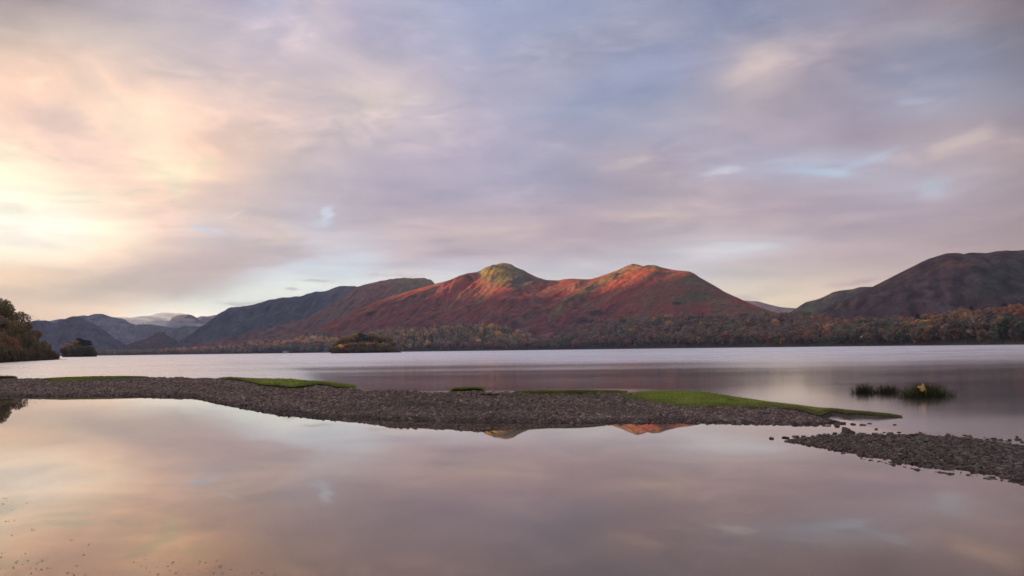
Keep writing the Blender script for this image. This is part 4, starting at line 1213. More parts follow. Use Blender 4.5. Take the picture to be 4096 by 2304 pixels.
def gable_house(loc, rz, w, d, h, label, wing=True, wall=None, cat='house', name='white_house'):
    o = bpy.data.objects.new(name, None); COL.objects.link(o); o.location = loc; o.rotation_euler = (0, 0, rz)
    wall = wall or M_WALL

    def gable(x0, x1, y0, y1, h, rise, k):
        ym = (y0 + y1) / 2
        V = np.array([(x0, y0, -3), (x1, y0, -3), (x1, y1, -3), (x0, y1, -3), (x0, y0, h), (x1, y0, h), (x1, y1, h), (x0, y1, h), (x0, ym, h + rise), (x1, ym, h + rise)], float)
        F = [np.array([(0, 1, 5, 4), (2, 3, 7, 6)]), np.array([(0, 4, 8), (0, 8, 7), (0, 7, 3), (1, 9, 5), (1, 6, 9), (1, 2, 6)])]
        link('wall', make_mesh('wall', V, F, [wall]), o)
        e = .5
        V = np.array([(x0 - e, y0 - e, h - .35), (x1 + e, y0 - e, h - .35), (x1 + e, ym, h + rise + .1), (x0 - e, ym, h + rise + .1), (x1 + e, y1 + e, h - .35), (x0 - e, y1 + e, h - .35)], float)
        V = np.concatenate([V, V + (0, 0, .3)])
        F = np.array([(0, 3, 2, 1), (3, 5, 4, 2), (6, 7, 8, 9), (9, 8, 10, 11), (0, 1, 7, 6), (4, 5, 11, 10), (0, 6, 9, 3), (3, 9, 11, 5), (1, 2, 8, 7), (2, 4, 10, 8)])
        rf = link('roof', make_mesh('roof', V, F, [M_SLATE]), o)
        if name == 'white_house':
            box_part('chimney', x0 + .4, x0 + 1.4, ym - .5, ym + .5, h + rise - .6, h + rise + 1.4, wall, rf)
            for q in range(3):
                xx = x0 + (q + .5) * (x1 - x0) / 3
                wn = box_part('window', xx - .65, xx + .65, y0 - .08, y0 + .02, h * .5, h * .5 + 1.6, M_TIMBER, o)
                box_part('pane', xx - .52, xx + .52, y0 - .11, y0 - .07, h * .5 + .12, h * .5 + 1.48, M_PANE, wn)
    gable(-w / 2, w / 2, -d / 2, d / 2, h, d * .3, 0)
    if wing: gable(w / 2 + .05, w / 2 + w * .55, -d * .42, d * .36, h * .62, d * .2, 1)
    tag(o, label, cat)
    return o


def at_px(px, py, d):
    a, te = azel(px, py)
    return (math.sin(a) * d, math.cos(a) * d, EYE + te * d)


gable_house(at_px(1250, 1348, 3080), .1, 13, 8, 6.5, 'white house among orange trees high above the far left shore')
gable_house(at_px(1140, 1408, 3120), -.1, 14, 7, 4.5, 'low white house close to the water on the far left shore')
gable_house(at_px(1300, 1412, 2880), .05, 20, 8, 2.5, 'grey boathouse at the waterline left of the wooded island', False, M_TIMBER, 'boathouse', 'boathouse')


def lamp(px, py, colour, power, label):
    s = next(q for q in np.linspace(.0, 1, 200) if land_pt(px, q)[2] + 5 > EYE + float(azel(px, py)[1]) * np.hypot(*land_pt(px, q)[:2]))
    d = float(shore_dist(px)) - 6
    a = float(azpix(px)); z = EYE + float(azel(px, py)[1]) * d
    o = bpy.data.objects.new('shore_lamp', None); COL.objects.link(o); o.location = (math.sin(a) * d, math.cos(a) * d, -1.0)
    V, F = tube((0, 0, 0), (0, 0, z + 1), .09, .07, 8)
    link('post', make_mesh('post', V, F, [M_TIMBER], smooth=True), o)
    th = np.linspace(0, np.pi, 7); ph = np.arange(10) * 2 * np.pi / 10
    S = np.array([(math.sin(t) * math.cos(p) * .33, math.sin(t) * math.sin(p) * .33, z + 1.3 + .38 * math.cos(t)) for t in th for p in ph])
    F = np.array([(i * 10 + j, i * 10 + (j + 1) % 10, (i + 1) * 10 + (j + 1) % 10, (i + 1) * 10 + j) for i in range(6) for j in range(10)])
    link('lamp_head', make_mesh('lamp_head', S, F, [plain_mat('lit_lamp', colour, .4, emit=(*colour, power * .4))], smooth=True), o)
    tag(o, label, 'lamp')


lamp(3447, 1347, (0.95, 0.95, 0.9), 2.5, 'tiny white lamp glowing against the dark right wood')
lamp(3658, 1366, (0.9, 0.12, 0.15), 2.0, 'tiny red lamp glowing low against the dark right wood')


# ------------------------------------------------------------------ water
def water_mat():
    mt, n, out = new_mat('lake_water')
    at = n.node('ShaderNodeAttribute', attribute_name='Col')
    ruff, calm, _ = n.sep(at.outputs['Color'])
    geo = n.node('ShaderNodeNewGeometry')
    pos = geo.outputs['Position']
    f, _ = n.noise(n.mapping(pos, scale=(.012, .075, 1)), 1.0, 5.0, .6, .5)
    rough = n.math('MULTIPLY', ruff, n.rng(f, .3, .7, .72, 1.28))
    cosv = n.math('ABSOLUTE', n.vmath('DOT_PRODUCT', geo.outputs['Normal'], geo.outputs['Incoming']))
    fr = n.math('POWER', n.math('SUBTRACT', 1.0, cosv), 2.75)
    fr = n.math('MULTIPLY', fr, n.rng(cosv, .10, .28, .97, .76))
    gl = n.node('ShaderNodeBsdfAnisotropic', distribution='MULTI_GGX')
    tint = n.mix(n.rng(cosv, .05, .28, 0, 1), (1.0, .965, .95), (1.0, .80, .65))
    n.put(gl.inputs['Color'], tint)
    n.put(gl.inputs['Roughness'], rough)
    df = n.node('ShaderNodeBsdfDiffuse'); df.inputs[0].default_value = (.055, .040, .034, 1)
    mx = n.node('ShaderNodeMixShader'); n.put(mx.inputs[0], fr)
    n.l.new(df.outputs[0], mx.inputs[1]); n.l.new(gl.outputs[0], mx.inputs[2])
    n.l.new(mx.outputs[0], out.inputs[0])
    return mt


# waterline of the long gravel spit on the pool side
NEARW = [(-500, 1603), (-200, 1598), (0, 1589), (150, 1585), (300, 1583), (500, 1584), (640, 1585), (740, 1585), (790, 1590), (850, 1607), (940, 1624), (1024, 1641), (1110, 1657), (1215, 1669), (1302, 1675), (1541, 1678), (1819, 1685), (2048, 1688), (2366, 1692), (2684, 1691), (2962, 1692), (3072, 1694), (3200, 1697), (3290, 1694), (3358, 1687)]
CREST = [(-500, 1519), (0, 1519), (75, 1518.5), (170, 1518), (400, 1514), (560, 1512), (640, 1514), (880, 1517), (1024, 1526), (1170, 1535), (1270, 1550), (1370, 1561), (1500, 1567), (1600, 1570), (1760, 1574), (1800, 1573), (1940, 1577), (2060, 1574), (2200, 1573), (2500, 1575), (2560, 1574), (2660, 1576), (2800, 1584), (2950, 1604), (3072, 1622), (3200, 1648), (3290, 1672), (3358, 1684)]
ZC = [(-500, .42), (300, .42), (900, .42), (1300, .40), (1600, .44), (2000, .43), (2300, .40), (2500, .33), (2700, .24), (2950, .17), (3072, .15), (3200, .12), (3290, .07), (3358, .02)]


def _i(tab, px): return np.interp(px, [q[0] for q in tab], [q[1] for q in tab])


def spit_cols(px):
    px = np.asarray(px, float)
    near = on_plane(px, _i(NEARW, px), 0.0)
    zc = _i(ZC, px)
    r = ray(px, _i(CREST, px)); t = (zc - EYE) / r[..., 2]
    crest = r * t[..., None] + np.array([0, 0, EYE])
    return near, crest, zc


def spit_pt(px, v):
    """surface of the spit: v 0 pool-side waterline, 1 crest, 2 lake side"""
    px = np.asarray(px, float); v = np.asarray(v, float)
    near, crest, zc = spit_cols(px)
    d = crest[..., :2] - near[..., :2]; L = np.maximum(np.hypot(d[..., 0], d[..., 1]), .3)
    u = d / L[..., None]
    back = np.interp(px, [-500, 900, 1600, 3000, 3358], [2.5, 2.2, 2.0, 1.4, .5])
    dist = np.where(v <= 1, L * v, L + (v - 1) * back)
    XY = near[..., :2] + u * dist[..., None]
    x, y = XY[..., 0], XY[..., 1]
    vv = np.clip(v, 0, 1)
    z = zc * (0.55 * vv ** 0.75 + 0.45 * vv ** 1.6)
    z = np.where(v > 1, zc * np.cos(np.clip(v - 1, 0, 1.2) * np.pi / 2 * 1.05) - np.maximum(v - 1.9, 0) * .4, z)
    z = np.where(v < 0, v * .35 * L * .4, z)
    bumps = 0.055 * fbm(x / 1.6, y / .8, 700, 4) + .02 * fbm(x / .35, y / .35, 710, 2)
    z = z + bumps * np.clip(vv * 4, 0, 1) * np.clip(zc / .2, 0, 1) * np.clip((1.35 - v) * 4, .25, 1) * np.where(v > 1.4, 0, 1)
    return np.stack([x, y, z], -1)


def build_water():
    az = np.radians(np.concatenate([np.linspace(-180, -62, 40)[:-1], np.linspace(-62, 62, 249), np.linspace(62, 180, 40)[1:]]))
    r = np.concatenate([[0.05, 1, 2, 4, 6], np.arange(8, 60, .4), np.geomspace(60, 9000, 60)])
    R, A = np.meshgrid(r, az)
    px_tab = np.linspace(-500, 3358, 200); near = spit_cols(px_tab)[0]
    na = np.arctan2(near[:, 0], near[:, 1]); nr = np.hypot(near[:, 0], near[:, 1])
    line = np.interp(A, np.concatenate([na, [na[-1] + .03, float(azpix(3569)), float(azpix(4096)), float(azpix(4500))]]), np.concatenate([nr, [14.4, 13.6, 11.5, 10.6]])) + .35 * fbm(A * 40, R * .2, 720, 3) * (A > na[-1])
    wide = np.where(A > na[-1], 2.6, .7)
    lake = sstep(0, 1, (R - line - .2) / wide)
    base = np.interp(R, [10, 16, 21, 30, 45, 60, 80, 110, 180, 400, 9000], [.20, .18, .11, .095, .10, .135, .18, .24, .30, .34, .36])
    ctab = np.linspace(-500, 3358, 200); cr_ = spit_cols(ctab)[1]
    edge = np.interp(A, np.arctan2(cr_[:, 0], cr_[:, 1]), np.hypot(cr_[:, 0], cr_[:, 1]))
    base = np.maximum(base, .23 * sstep(15.0, 5.0, R - edge) * sstep(na[-1] - .10, na[-1] - .30, A))
    base = np.maximum(base, .26 * sstep(float(azpix(1480)), float(azpix(1050)), A) * (R > 24))
    # patchy gusts, long in the wind direction
    X, Y = np.sin(A) * R, np.cos(A) * R
    g = fbm(X / (6 + R * .22), Y / (1.2 + R * .06), 730, 4)
    ruff = .012 * (1 - lake) + base * (1 + .22 * g) * lake
    C = np.stack([ruff, 1 - lake, 0 * R], -1)
    V = np.stack([X, Y, 0 * R], -1)
    o = link('lake', make_mesh('lake', V.reshape(-1, 3), grid_faces(len(az), len(r))[:, ::-1], [water_mat()], C.reshape(-1, 3), smooth=True))
    tag(o, 'still lake water, mirror calm in front of the gravel spit', 'lake', None, 'structure')


build_water()

# ------------------------------------------------------------------ gravel, stones
STONE_COL = np.array([(0.19, .138, .112), (.22, .168, .138), (.145, .110, .094), (.26, .19, .145), (.19, .146, .126), (.115, .084, .07), (.31, .25, .20)])


def stone_shape(rng):
    """angular slate pebble: a skewed eight-cornered block"""
    V = np.array([(x, y, z) for x in (-1, 1) for y in (-1, 1) for z in (-1, 1)], float) * .5
    V[:, 2] *= rng.uniform(.35, .7)
    V[:, :2] *= np.where(V[:, 2:3] > 0, rng.uniform(.45, .85), 1.0)
    V[:, 1] *= rng.uniform(.6, 1.0)
    V += rng.uniform(-.13, .13, V.shape)
    F = np.array([(0, 1, 3, 2), (4, 6, 7, 5), (0, 4, 5, 1), (2, 3, 7, 6), (0, 2, 6, 4), (1, 5, 7, 3)])
    F = F[[0, 1, 2, 3, 5]]                    # lies on the ground: no underside
    T = np.concatenate([F[:, [0, 1, 2]], F[:, [0, 2, 3]]])
    return V, T


_sr_ = np.random.default_rng(77)
SHAPES = [stone_shape(_sr_) for _ in range(24)]


def stone_mass(P, size, rng):
    """many stones as one mesh: centres P, sizes size"""
    n = len(P)
    k = rng.integers(0, len(SHAPES), n)
    base = np.stack([s[0] for s in SHAPES])[k]                  # n, 8, 3
    a = rng.uniform(0, 2 * np.pi, n); ca, sa = np.cos(a)[:, None], np.sin(a)[:, None]
    tx = rng.normal(0, .22, n)[:, None]; ty = rng.normal(0, .22, n)[:, None]
    x = base[..., 0] * ca - base[..., 1] * sa; y = base[..., 0] * sa + base[..., 1] * ca
    z = base[..., 2] + tx * x + ty * y
    V = np.stack([x, y, z], -1) * size[:, None, None] + P[:, None, :]
    T = SHAPES[0][1]
    F = (np.arange(n)[:, None, None] * 8 + T[None]).reshape(-1, 3)
    c = STONE_COL[rng.integers(0, len(STONE_COL), n)] * np.array((1.12, 1.0, .9)) * rng.uniform(.84, 1.16, n)[:, None]
    return V.reshape(-1, 3), F, np.repeat(c, 8, axis=0)


STONE_ME = []
for _k in range(12):
    _r = np.random.default_rng(300 + _k)
    v_, t_ = SHAPES[_k]
    STONE_ME.append(make_mesh('stone', v_, t_, [M_STONE], np.tile(STONE_COL[_k % len(STONE_COL)] * _r.uniform(.8, 1.2), (8, 1))))

STONE_DARK = []
for _k in range(12):
    v_, t_ = SHAPES[_k]
    STONE_DARK.append(make_mesh('stone', v_, t_, [M_STONE], np.tile(STONE_COL[_k % len(STONE_COL)] * .58, (8, 1))))

TURF = {
    'tuft': ('small eroded grass tuft at the left end of the spit', [(-150, 1510), (40, 1507.5), (62, 1508), (72, 1511)], [(-150, 1515), (40, 1511), (60, 1511), (72, 1513)], .11),
    'left': ('long low strip of mossy grass on the left part of the spit', [(165, 1518.5), (210, 1513), (250, 1510), (330, 1507.5), (400, 1506), (500, 1506), (560, 1508), (600, 1511)], [(165, 1520), (200, 1525), (260, 1531), (330, 1528), (400, 1522), (500, 1517), (600, 1513)], .03),
    'middle': ('grass bank with an undercut earth edge, left of the spit middle', [(875, 1516), (900, 1513), (1024, 1515), (1100, 1515.5), (1170, 1517), (1240, 1526), (1290, 1529), (1380, 1539), (1425, 1545)], [(875, 1518), (960, 1527), (1020, 1541), (1080, 1551), (1160, 1557), (1230, 1556), (1262, 1548), (1290, 1541), (1340, 1542), (1425, 1547)], .09),
    'block': ('small square block of turf standing on the spit crest', [(1798, 1571), (1825, 1562), (1848, 1558), (1900, 1557), (1930, 1556), (1938, 1559)], [(1798, 1572), (1825, 1567), (1850, 1565), (1900, 1564), (1930, 1562), (1938, 1562)], .10),
    'thin': ('thin grass fringe along the back of the spit', [(2055, 1573), (2120, 1570), (2200, 1568.5), (2330, 1567.5), (2420, 1570), (2505, 1573)], [(2055, 1575), (2150, 1578), (2240, 1577), (2350, 1576), (2440, 1575.5), (2505, 1576)], .03),
    'right': ('broad bright grass bank tapering to a point at the right end of the spit', [(2470, 1584), (2520, 1574), (2560, 1569), (2610, 1565.5), (2660, 1564.5), (2790, 1567), (2850, 1575), (2930, 1588), (3072, 1608), (3230, 1627), (3400, 1645), (3500, 1654), (3550, 1659), (3592, 1670)], [(2470, 1586), (2520, 1595), (2580, 1609), (2680, 1622), (2740, 1633), (2770, 1631), (2850, 1628), (2950, 1629), (3072, 1632), (3230, 1642), (3330, 1650), (3450, 1658), (3550, 1666), (3592, 1671)], .028),
}


def first_hit(px, py):
    """point of the spit seen at (px, py): distance along the spit column, or the water plane beyond its tip"""
    if px < 3290:
        v = np.linspace(0, 1.25, 160)
        P = spit_pt(np.full(160, px), v)
        iy = project(P)[1]
        k = np.nonzero(iy <= py)[0]
        if len(k): return P[k[0]], v[k[0]]
        k = int(np.argmin(iy)); return P[k], v[k]
    zt = float(np.interp(px, [3290, 3500, 3592], [.065, .05, 0.0]))
    return on_plane(np.array(px), np.array(py), zt), 0.5


TURF_MASK = []


def build_spit():
    px = np.linspace(-500, 3358, 640)
    v = np.concatenate([np.linspace(-.25, 0, 5), np.linspace(.03, 1, 40), np.linspace(1.05, 2.2, 14)])
    Vv, PX = np.meshgrid(v, px)
    P = spit_pt(PX, Vv)
    C = base_col(PX.shape, (.14, .112, .096))
    n1 = fbm(P[..., 0] / 1.8, P[..., 1] / 1.0, 740, 4)
    C = blend(C, sstep(.0, .4, n1) * .5, (.065, .052, .045))
    C = blend(C, sstep(.22, .02, Vv) * .6, (.085, .068, .056))
    lo_, hi_, f0_, _ = [q for q in TURF_MASK if q[1] > 3500][0]
    vl_ = np.interp(PX, f0_[0], f0_[1])
    strip = sstep(.30, .20, vl_ - Vv + .10 * n1) * sstep(2740, 2830, PX)
    C = blend(C, strip, (.085, .055, .036))
    spit = link('gravel_spit', make_mesh('gravel_spit', P.reshape(-1, 3), grid_faces(len(px), len(v)), [M_GRAVEL], C.reshape(-1, 3), smooth=True))
    tag(spit, 'long grey gravel spit crossing the lake in front', 'gravel spit', None, 'structure')
    rng = np.random.default_rng(31)
    # loose gravel
    n = 122000
    pxs = rng.uniform(-350, 3350, n); vs = rng.uniform(-.03, 1.12, n)
    Q = spit_pt(pxs, vs)
    # keep the density even over the ground
    near, crest, _ = spit_cols(pxs)
    L = np.hypot(*(crest - near)[:, :2].T); rr = np.hypot(Q[:, 0], Q[:, 1])
    keep = rng.random(n) < np.clip(L * rr / 110.0, .12, 1)
    for (lo, hi, f0, f1) in TURF_MASK:
        inside = (pxs > lo) & (pxs < hi) & (vs > np.interp(pxs, f0[0], f0[1]) + np.where((hi > 3500) & (pxs > 2780), rng.uniform(-.3, .03, n), .02 + .16 * rng.random(n) ** 3))
        keep &= ~inside
    Q = Q[keep]; pk = pxs[keep]
    dist = np.hypot(Q[:, 0], Q[:, 1])
    vk = vs[keep]
    band = fbm(pk / 240 + vk * 2.2, vk * 4.5 + pk / 900, 745, 3)
    size = rng.lognormal(np.log(.038), .46, len(Q)) * (1 + .55 * band) * np.clip(dist / 22, .85, 1.5)
    size = np.clip(size, .018, .11)
    Q[:, 2] += size * .08
    order = np.argsort(-(size / np.hypot(Q[:, 0], Q[:, 1]) * ((pk > 0) & (pk < 3350))))
    big, rest = order[:300], order[300:]
    V, F, c = stone_mass(Q[rest], size[rest], rng)
    wet = 1 - .42 * sstep(.16, .03, vk[rest] + .05 * band[rest]) - .28 * gauss(pk[rest], vk[rest], 1750, .50, 420, .10) + .22 * band[rest]
    c = c * np.repeat(wet, 8)[:, None]
    gv = link('gravel', make_mesh('gravel', V, F, [M_STONE], c), spit); gv['kind'] = 'stuff'
    for j, i in enumerate(big):
        link('stone', STONE_ME[j % 12], spit, tuple(Q[i] + (0, 0, size[i] * .06)), (rng.normal(0, .15), rng.normal(0, .15), rng.uniform(0, 6.28)), tuple(size[i] * np.array((1.15, 1.0, .9))))
    return spit


def build_turf():
    rng = np.random.default_rng(41)
    for key, (label, top, bot, lip) in TURF.items():
        hits = None
        px = np.linspace(top[0][0], top[-1][0], max(40, int((top[-1][0] - top[0][0]) / 5)))
        ty = _i(top, px) + 1.3 * fbm(px / 16, px * 0, 801, 4); rag = np.clip(np.interp(px, [px[0], px[0] + 60, px[-1] - 260, px[-1]], [0, 1, 1, .15]), 0, 1)
        by = _i(bot, px) + rag * ((6.0 if key in ('right', 'middle', 'left') else 1.6) * fbm(px / 60, px * 0, 802, 3) + 2.2 * fbm(px / 14, px * 0, 803, 3))
        end = np.clip(np.minimum(px - px[0], px[-1] - px) / (px[-1] - px[0]) * 12, 0, 1)
        rows, soil, lows = [], [], []
        vlo = []
        for i, p in enumerate(px):
            if hits is None:
                hits = [first_hit(q_, by[k_]) for k_, q_ in enumerate(px)]
                hb = np.array([h_[0] for h_ in hits]); kk = np.ones(9) / 9
                hb = np.stack([np.convolve(np.pad(hb[:, c_], 4, mode='edge'), kk, mode='valid') for c_ in range(3)], 1)
            b, vb = hb[i], hits[i][1]; vlo.append(vb)
            back_ = 1.085 if key == 'block' else 1.0 + .06 * float(sstep(1240, 1330, np.array(p))) * (key == 'middle')
            b = np.array((0, 0, EYE)) + (b - np.array((0, 0, EYE))) * back_        # stands on the far side of the crest
            near, crest, zc = spit_cols(np.array(p))
            rb = math.hypot(b[0], b[1])
            rc = math.hypot(crest[0], crest[1]) if p < 3290 else rb + .5
            if p > 2900:                                  # beyond the gravel crest the bank narrows towards the tip
                depth = float(np.interp(p, [2900, 3300, 3592], [3.0, 2.0, .5])); rc = rb + depth
            rc = max(rc, rb + .35) + .35
            a, te = azel(p, ty[i]); a = float(azpix(p))
            zt = EYE + float(te) * rc
            li = lip * end[i] * (float(np.interp(p, [2470, 2900, 3300, 3592], [1, .95, .75, .3])) if key == 'right' else 1)
            col = []
            for q in np.linspace(0, 1, 14):
                r = rb + (rc - rb) * q
                z = (b[2] + li) * (1 - q) + zt * q + .03 * math.sin(q * math.pi)
                z += .018 * float(fbm(np.array(p / 12.), np.array(q * 6), 810, 3)) * math.sin(q * math.pi)
                col.append((math.sin(a) * r, math.cos(a) * r, z))
            for (dr, dz) in ((.25, -.05), (.6, -.35), (.9, -.9)):
                r = rc + dr; col.append((math.sin(a) * r, math.cos(a) * r, zt + dz))
            rows.append(col)
            nz = float(fbm(np.array(p / 9.), np.array(.3), 820, 3))
            under = -.05 * end[i] if lip > .06 else 0
            s = [(math.sin(a) * (rb + .01), math.cos(a) * (rb + .01), b[2] + li - .012)]
            for (dr, dz) in ((.05 + under * -1 * .3 + .03 * nz, -li * .5), (-.06 + .05 * nz, -li - .02), (-.22 + .06 * nz, -li - (.10 if p < 3290 else .045)), (-.5, -li - (.3 if p < 3290 else .12)), (-.8, -li - .5)):
                s.append((math.sin(a) * (rb + dr), math.cos(a) * (rb + dr), b[2] + li + dz))
            soil.append(s)
        R = np.array(rows); n, mrow = R.shape[:2]
        C = base_col((n, mrow), (.33, .37, .085))
        nn = fbm(R[..., 0] / 1.1, R[..., 1] / .6, 830, 4)
        C = blend(C, sstep(.05, .45, nn) * .55, (.22, .25, .065))
        C = blend(C, sstep(.15, .5, fbm(R[..., 0] / .5, R[..., 1] / .4, 840, 3)) * .4, (.42, .36, .13))
        q = np.linspace(0, 1, mrow)[None, :]
        if key == 'right':
            C = blend(C, sstep(2880, 3250, px)[:, None] * sstep(.42, .12, q + 0 * C[..., 0]) * .85, (.17, .125, .07))
        C = blend(C, np.broadcast_to(sstep(.16, .0, q) * .6, C.shape[:2]), (.22, .20, .085))
        if key in ('left', 'tuft', 'thin'): C = C * np.array((.8, .74, .8))
        o = link('turf_bank', make_mesh('turf_bank', R.reshape(-1, 3), grid_faces(n, mrow), [M_TURF], C.reshape(-1, 3), smooth=True))
        tag(o, label, 'grass bank', 'grass banks on the gravel spit', 'structure')
        Sv = np.array(soil)
        Cs = base_col(Sv.shape[:2], (.115, .082, .058)); Cs = blend(Cs, sstep(-.1, .4, fbm(Sv[..., 0] / .2, Sv[..., 2] / .05, 850, 3)), (.07, .05, .036))
        link('soil_edge', make_mesh('soil_edge', Sv.reshape(-1, 3), grid_faces(n, Sv.shape[1])[:, ::-1], [M_GRAVEL], Cs.reshape(-1, 3), smooth=False), o)
        # grass blades
        A = R[:, :14]
        nb = int(min(42000, 320 * (px[-1] - px[0]) / 10))
        iu = rng.uniform(0, n - 1.001, nb); iv = rng.uniform(0, 12.999, nb)
        i0 = iu.astype(int); j0 = iv.astype(int); fu = (iu - i0)[:, None]; fv = (iv - j0)[:, None]
        B = (A[i0, j0] * (1 - fu) + A[i0 + 1, j0] * fu) * (1 - fv) + (A[i0, j0 + 1] * (1 - fu) + A[i0 + 1, j0 + 1] * fu) * fv
        # tufts creeping out over the stones along the front edge
        ne = int(2600 * (px[-1] - px[0]) / 1000) + 200
        ie = rng.integers(0, n, ne); out_ = (rng.random(ne) ** 2.2) * .55 * (fbm(px[ie] / 18, px[ie] * 0, 870, 3) > -.05) * np.where(px[ie] > 2760, .12, 1)
        E = A[ie, 0].copy(); rr_ = np.hypot(E[:, 0], E[:, 1]); E[:, :2] *= ((rr_ - out_) / rr_)[:, None]; E[:, 2] = np.maximum(E[:, 2] - lip * .8 - out_ * .08, .0)
        B = np.concatenate([B, E]); i0 = np.concatenate([i0, ie]); j0 = np.concatenate([j0, np.full(ne, 3)]); nb = len(B)
        h = rng.uniform(.018, .05, nb) * (1 - .55 * sstep(2850, 3100, px[i0])); w = rng.uniform(.006, .012, nb); th = rng.uniform(0, np.pi, nb)
        dxy = np.stack([np.cos(th) * w, np.sin(th) * w, 0 * w], 1)
        tip = B + np.stack([rng.normal(0, .014, nb), rng.normal(0, .014, nb), h], 1)
        Vb = np.stack([B - dxy - (0, 0, .005), B + dxy - (0, 0, .005), tip], 1).reshape(-1, 3)
        cb = C[i0, j0] * rng.uniform(.75, 1.35, nb)[:, None]
        gb = link('grass', make_mesh('grass', Vb, np.arange(3 * nb).reshape(-1, 3), [M_GRASS], np.repeat(cb, 3, axis=0)), o); gb['kind'] = 'stuff'
        TURF_MASK.append((px[0], px[-1], (px, np.array(vlo)), None))


build_turf()
build_spit()


def build_bar():
    """low gravel bar breaking the surface on the right"""
    up = [(3140, 1765), (3200, 1757), (3251, 1751), (3374, 1739), (3430, 1740), (3469, 1743), (3569, 1739), (3708, 1744), (3787, 1750), (3867, 1755), (3946, 1764), (4026, 1776), (4096, 1786), (4300, 1815), (4500, 1840)]
    lo = [(3140, 1766), (3211, 1773), (3310, 1795), (3410, 1811), (3469, 1827), (3529, 1832), (3588, 1845), (3660, 1857), (3708, 1863), (3787, 1871), (3847, 1878), (3926, 1890), (4006, 1898), (4096, 1914), (4300, 1950), (4500, 1980)]
    px = np.linspace(3140, 4500, 220); v = np.linspace(-.15, 1.15, 40)

    def pt(p, v):
        p = np.asarray(p, float); v = np.asarray(v, float)
        A = on_plane(p, _i(lo, p)); B = on_plane(p, _i(up, p))
        P = A + (B - A) * v[..., None]
        hgt = np.interp(p, [3140, 3300, 3600, 4500], [.01, .035, .06, .07])
        z = hgt * (4 * np.clip(v, 0, 1) * (1 - np.clip(v, 0, 1))) ** .6 - .012 - .25 * np.clip(-v, 0, 1) - .25 * np.clip(v - 1, 0, 1)
        z = z + .018 * fbm(P[..., 0] / .5, P[..., 1] / .35, 860, 3)
        P[..., 2] = z
        return P
    Vv, PX = np.meshgrid(v, px)
    P = pt(PX, Vv)
    C = base_col(PX.shape, (.06, .048, .042))
    bar = link('gravel_bar', make_mesh('gravel_bar', P.reshape(-1, 3), grid_faces(len(px), len(v)), [M_GRAVEL], C.reshape(-1, 3), smooth=True))
    tag(bar, 'low dark gravel bar breaking the water at the right edge', 'gravel bar', None, 'structure')
    rng = np.random.default_rng(51)
    n = 17000
    ps = 3140 + (4450 - 3140) * rng.random(n) ** .8
    vs = np.clip(rng.normal(.5, .34, n), -.13, 1.13)
    Q = pt(ps, vs)
    size = np.clip(rng.lognormal(np.log(.037), .40, n), .018, .09)
    edge = (vs < 0) | (vs > 1)
    keep = ~edge | (rng.random(n) < .35)
    Q, size, ps = Q[keep], size[keep], ps[keep]
    Q[:, 2] = np.maximum(Q[:, 2], -.02) + size * .06
    order = np.argsort(-(size / np.hypot(Q[:, 0], Q[:, 1]) * (ps < 4110)))
    big, rest = order[:300], order[300:]
    V, F, c = stone_mass(Q[rest], size[rest], rng)
    gv = link('gravel', make_mesh('gravel', V, F, [M_STONE], c * .62), bar); gv['kind'] = 'stuff'
    for j, i in enumerate(big):
        link('stone', STONE_DARK[j % 12], bar, tuple(Q[i] + (0, 0, size[i] * .05)), (rng.normal(0, .15), rng.normal(0, .15), rng.uniform(0, 6.28)), tuple(size[i] * np.array((1.15, 1.0, .8))))
    # single stones in the shallow water
    one = [(3383, 1724, .16, 'largest lone stone standing in the shallows above the gravel bar')]
    for (x, y, s, lab) in one:
        p = on_plane(np.array(x), np.array(y + 6))
        o = link('stone', STONE_DARK[3], None, (p[0], p[1], .025), (.1, .05, .6), (s, s * .9, s * 1.15)); tag(o, lab, 'stone')
    tip = [(3140, 1693), (3155, 1699), (3180, 1702), (3255, 1700), (3300, 1703), (3316, 1704), (3345, 1698), (3350, 1706), (3370, 1694), (3412, 1698), (3446, 1700), (3478, 1695), (3505, 1718), (3580, 1700)]
    for i, (x, y) in enumerate(tip):
        p = on_plane(np.array(float(x)), np.array(float(y))); s = random.uniform(.06, .12)
        o = link('stone', STONE_DARK[i % 12], None, (p[0], p[1], .004), (0, 0, random.uniform(0, 6)), (s * 1.4, s * 1.1, s * .7))
        tag(o, 'small dark stone awash off the tip of the gravel spit', 'stone', 'stones awash off the spit tip')
    barst = [(3087, 1755), (3141, 1752), (3176, 1747), (3187, 1748), (3216, 1749), (3275, 1743), (3300, 1743), (3340, 1734), (3360, 1741), (3403, 1728), (3410, 1732), (3452, 1744), (3495, 1735), (3525, 1742), (3565, 1735), (3612, 1742), (3790, 1747), (3812, 1748), (3950, 1760), (3975, 1764), (4000, 1762), (4040, 1763), (4068, 1750), (4072, 1760), (4090, 1770)]
    for i, (x, y) in enumerate(barst):
        p = on_plane(np.array(float(x)), np.array(float(y))); s = random.uniform(.045, .095)
        o = link('stone', STONE_DARK[(i * 5) % 12], None, (p[0], p[1], .006), (0, 0, random.uniform(0, 6)), (s * 1.3, s, s * .8))
        tag(o, 'small dark stone poking out of the water behind the gravel bar', 'stone', 'stones behind the gravel bar')
    fr = [(3320, 1798), (3443, 1822), (3595, 1850), (3680, 1863), (3697, 1864), (3718, 1867), (3750, 1868), (3765, 1872), (3796, 1871), (4012, 1908), (4035, 1911), (4062, 1922), (4085, 1921), (3240, 1781)]
    for i, (x, y) in enumerate(fr):
        p = on_plane(np.array(float(x)), np.array(float(y))); s = random.uniform(.045, .10)
        o = link('stone', STONE_DARK[(i * 7) % 12], None, (p[0], p[1], .006), (0, 0, random.uniform(0, 6)), (s * 1.3, s, s * .8))
        tag(o, 'small dark stone poking out of the water in front of the gravel bar', 'stone', 'stones in front of the gravel bar')


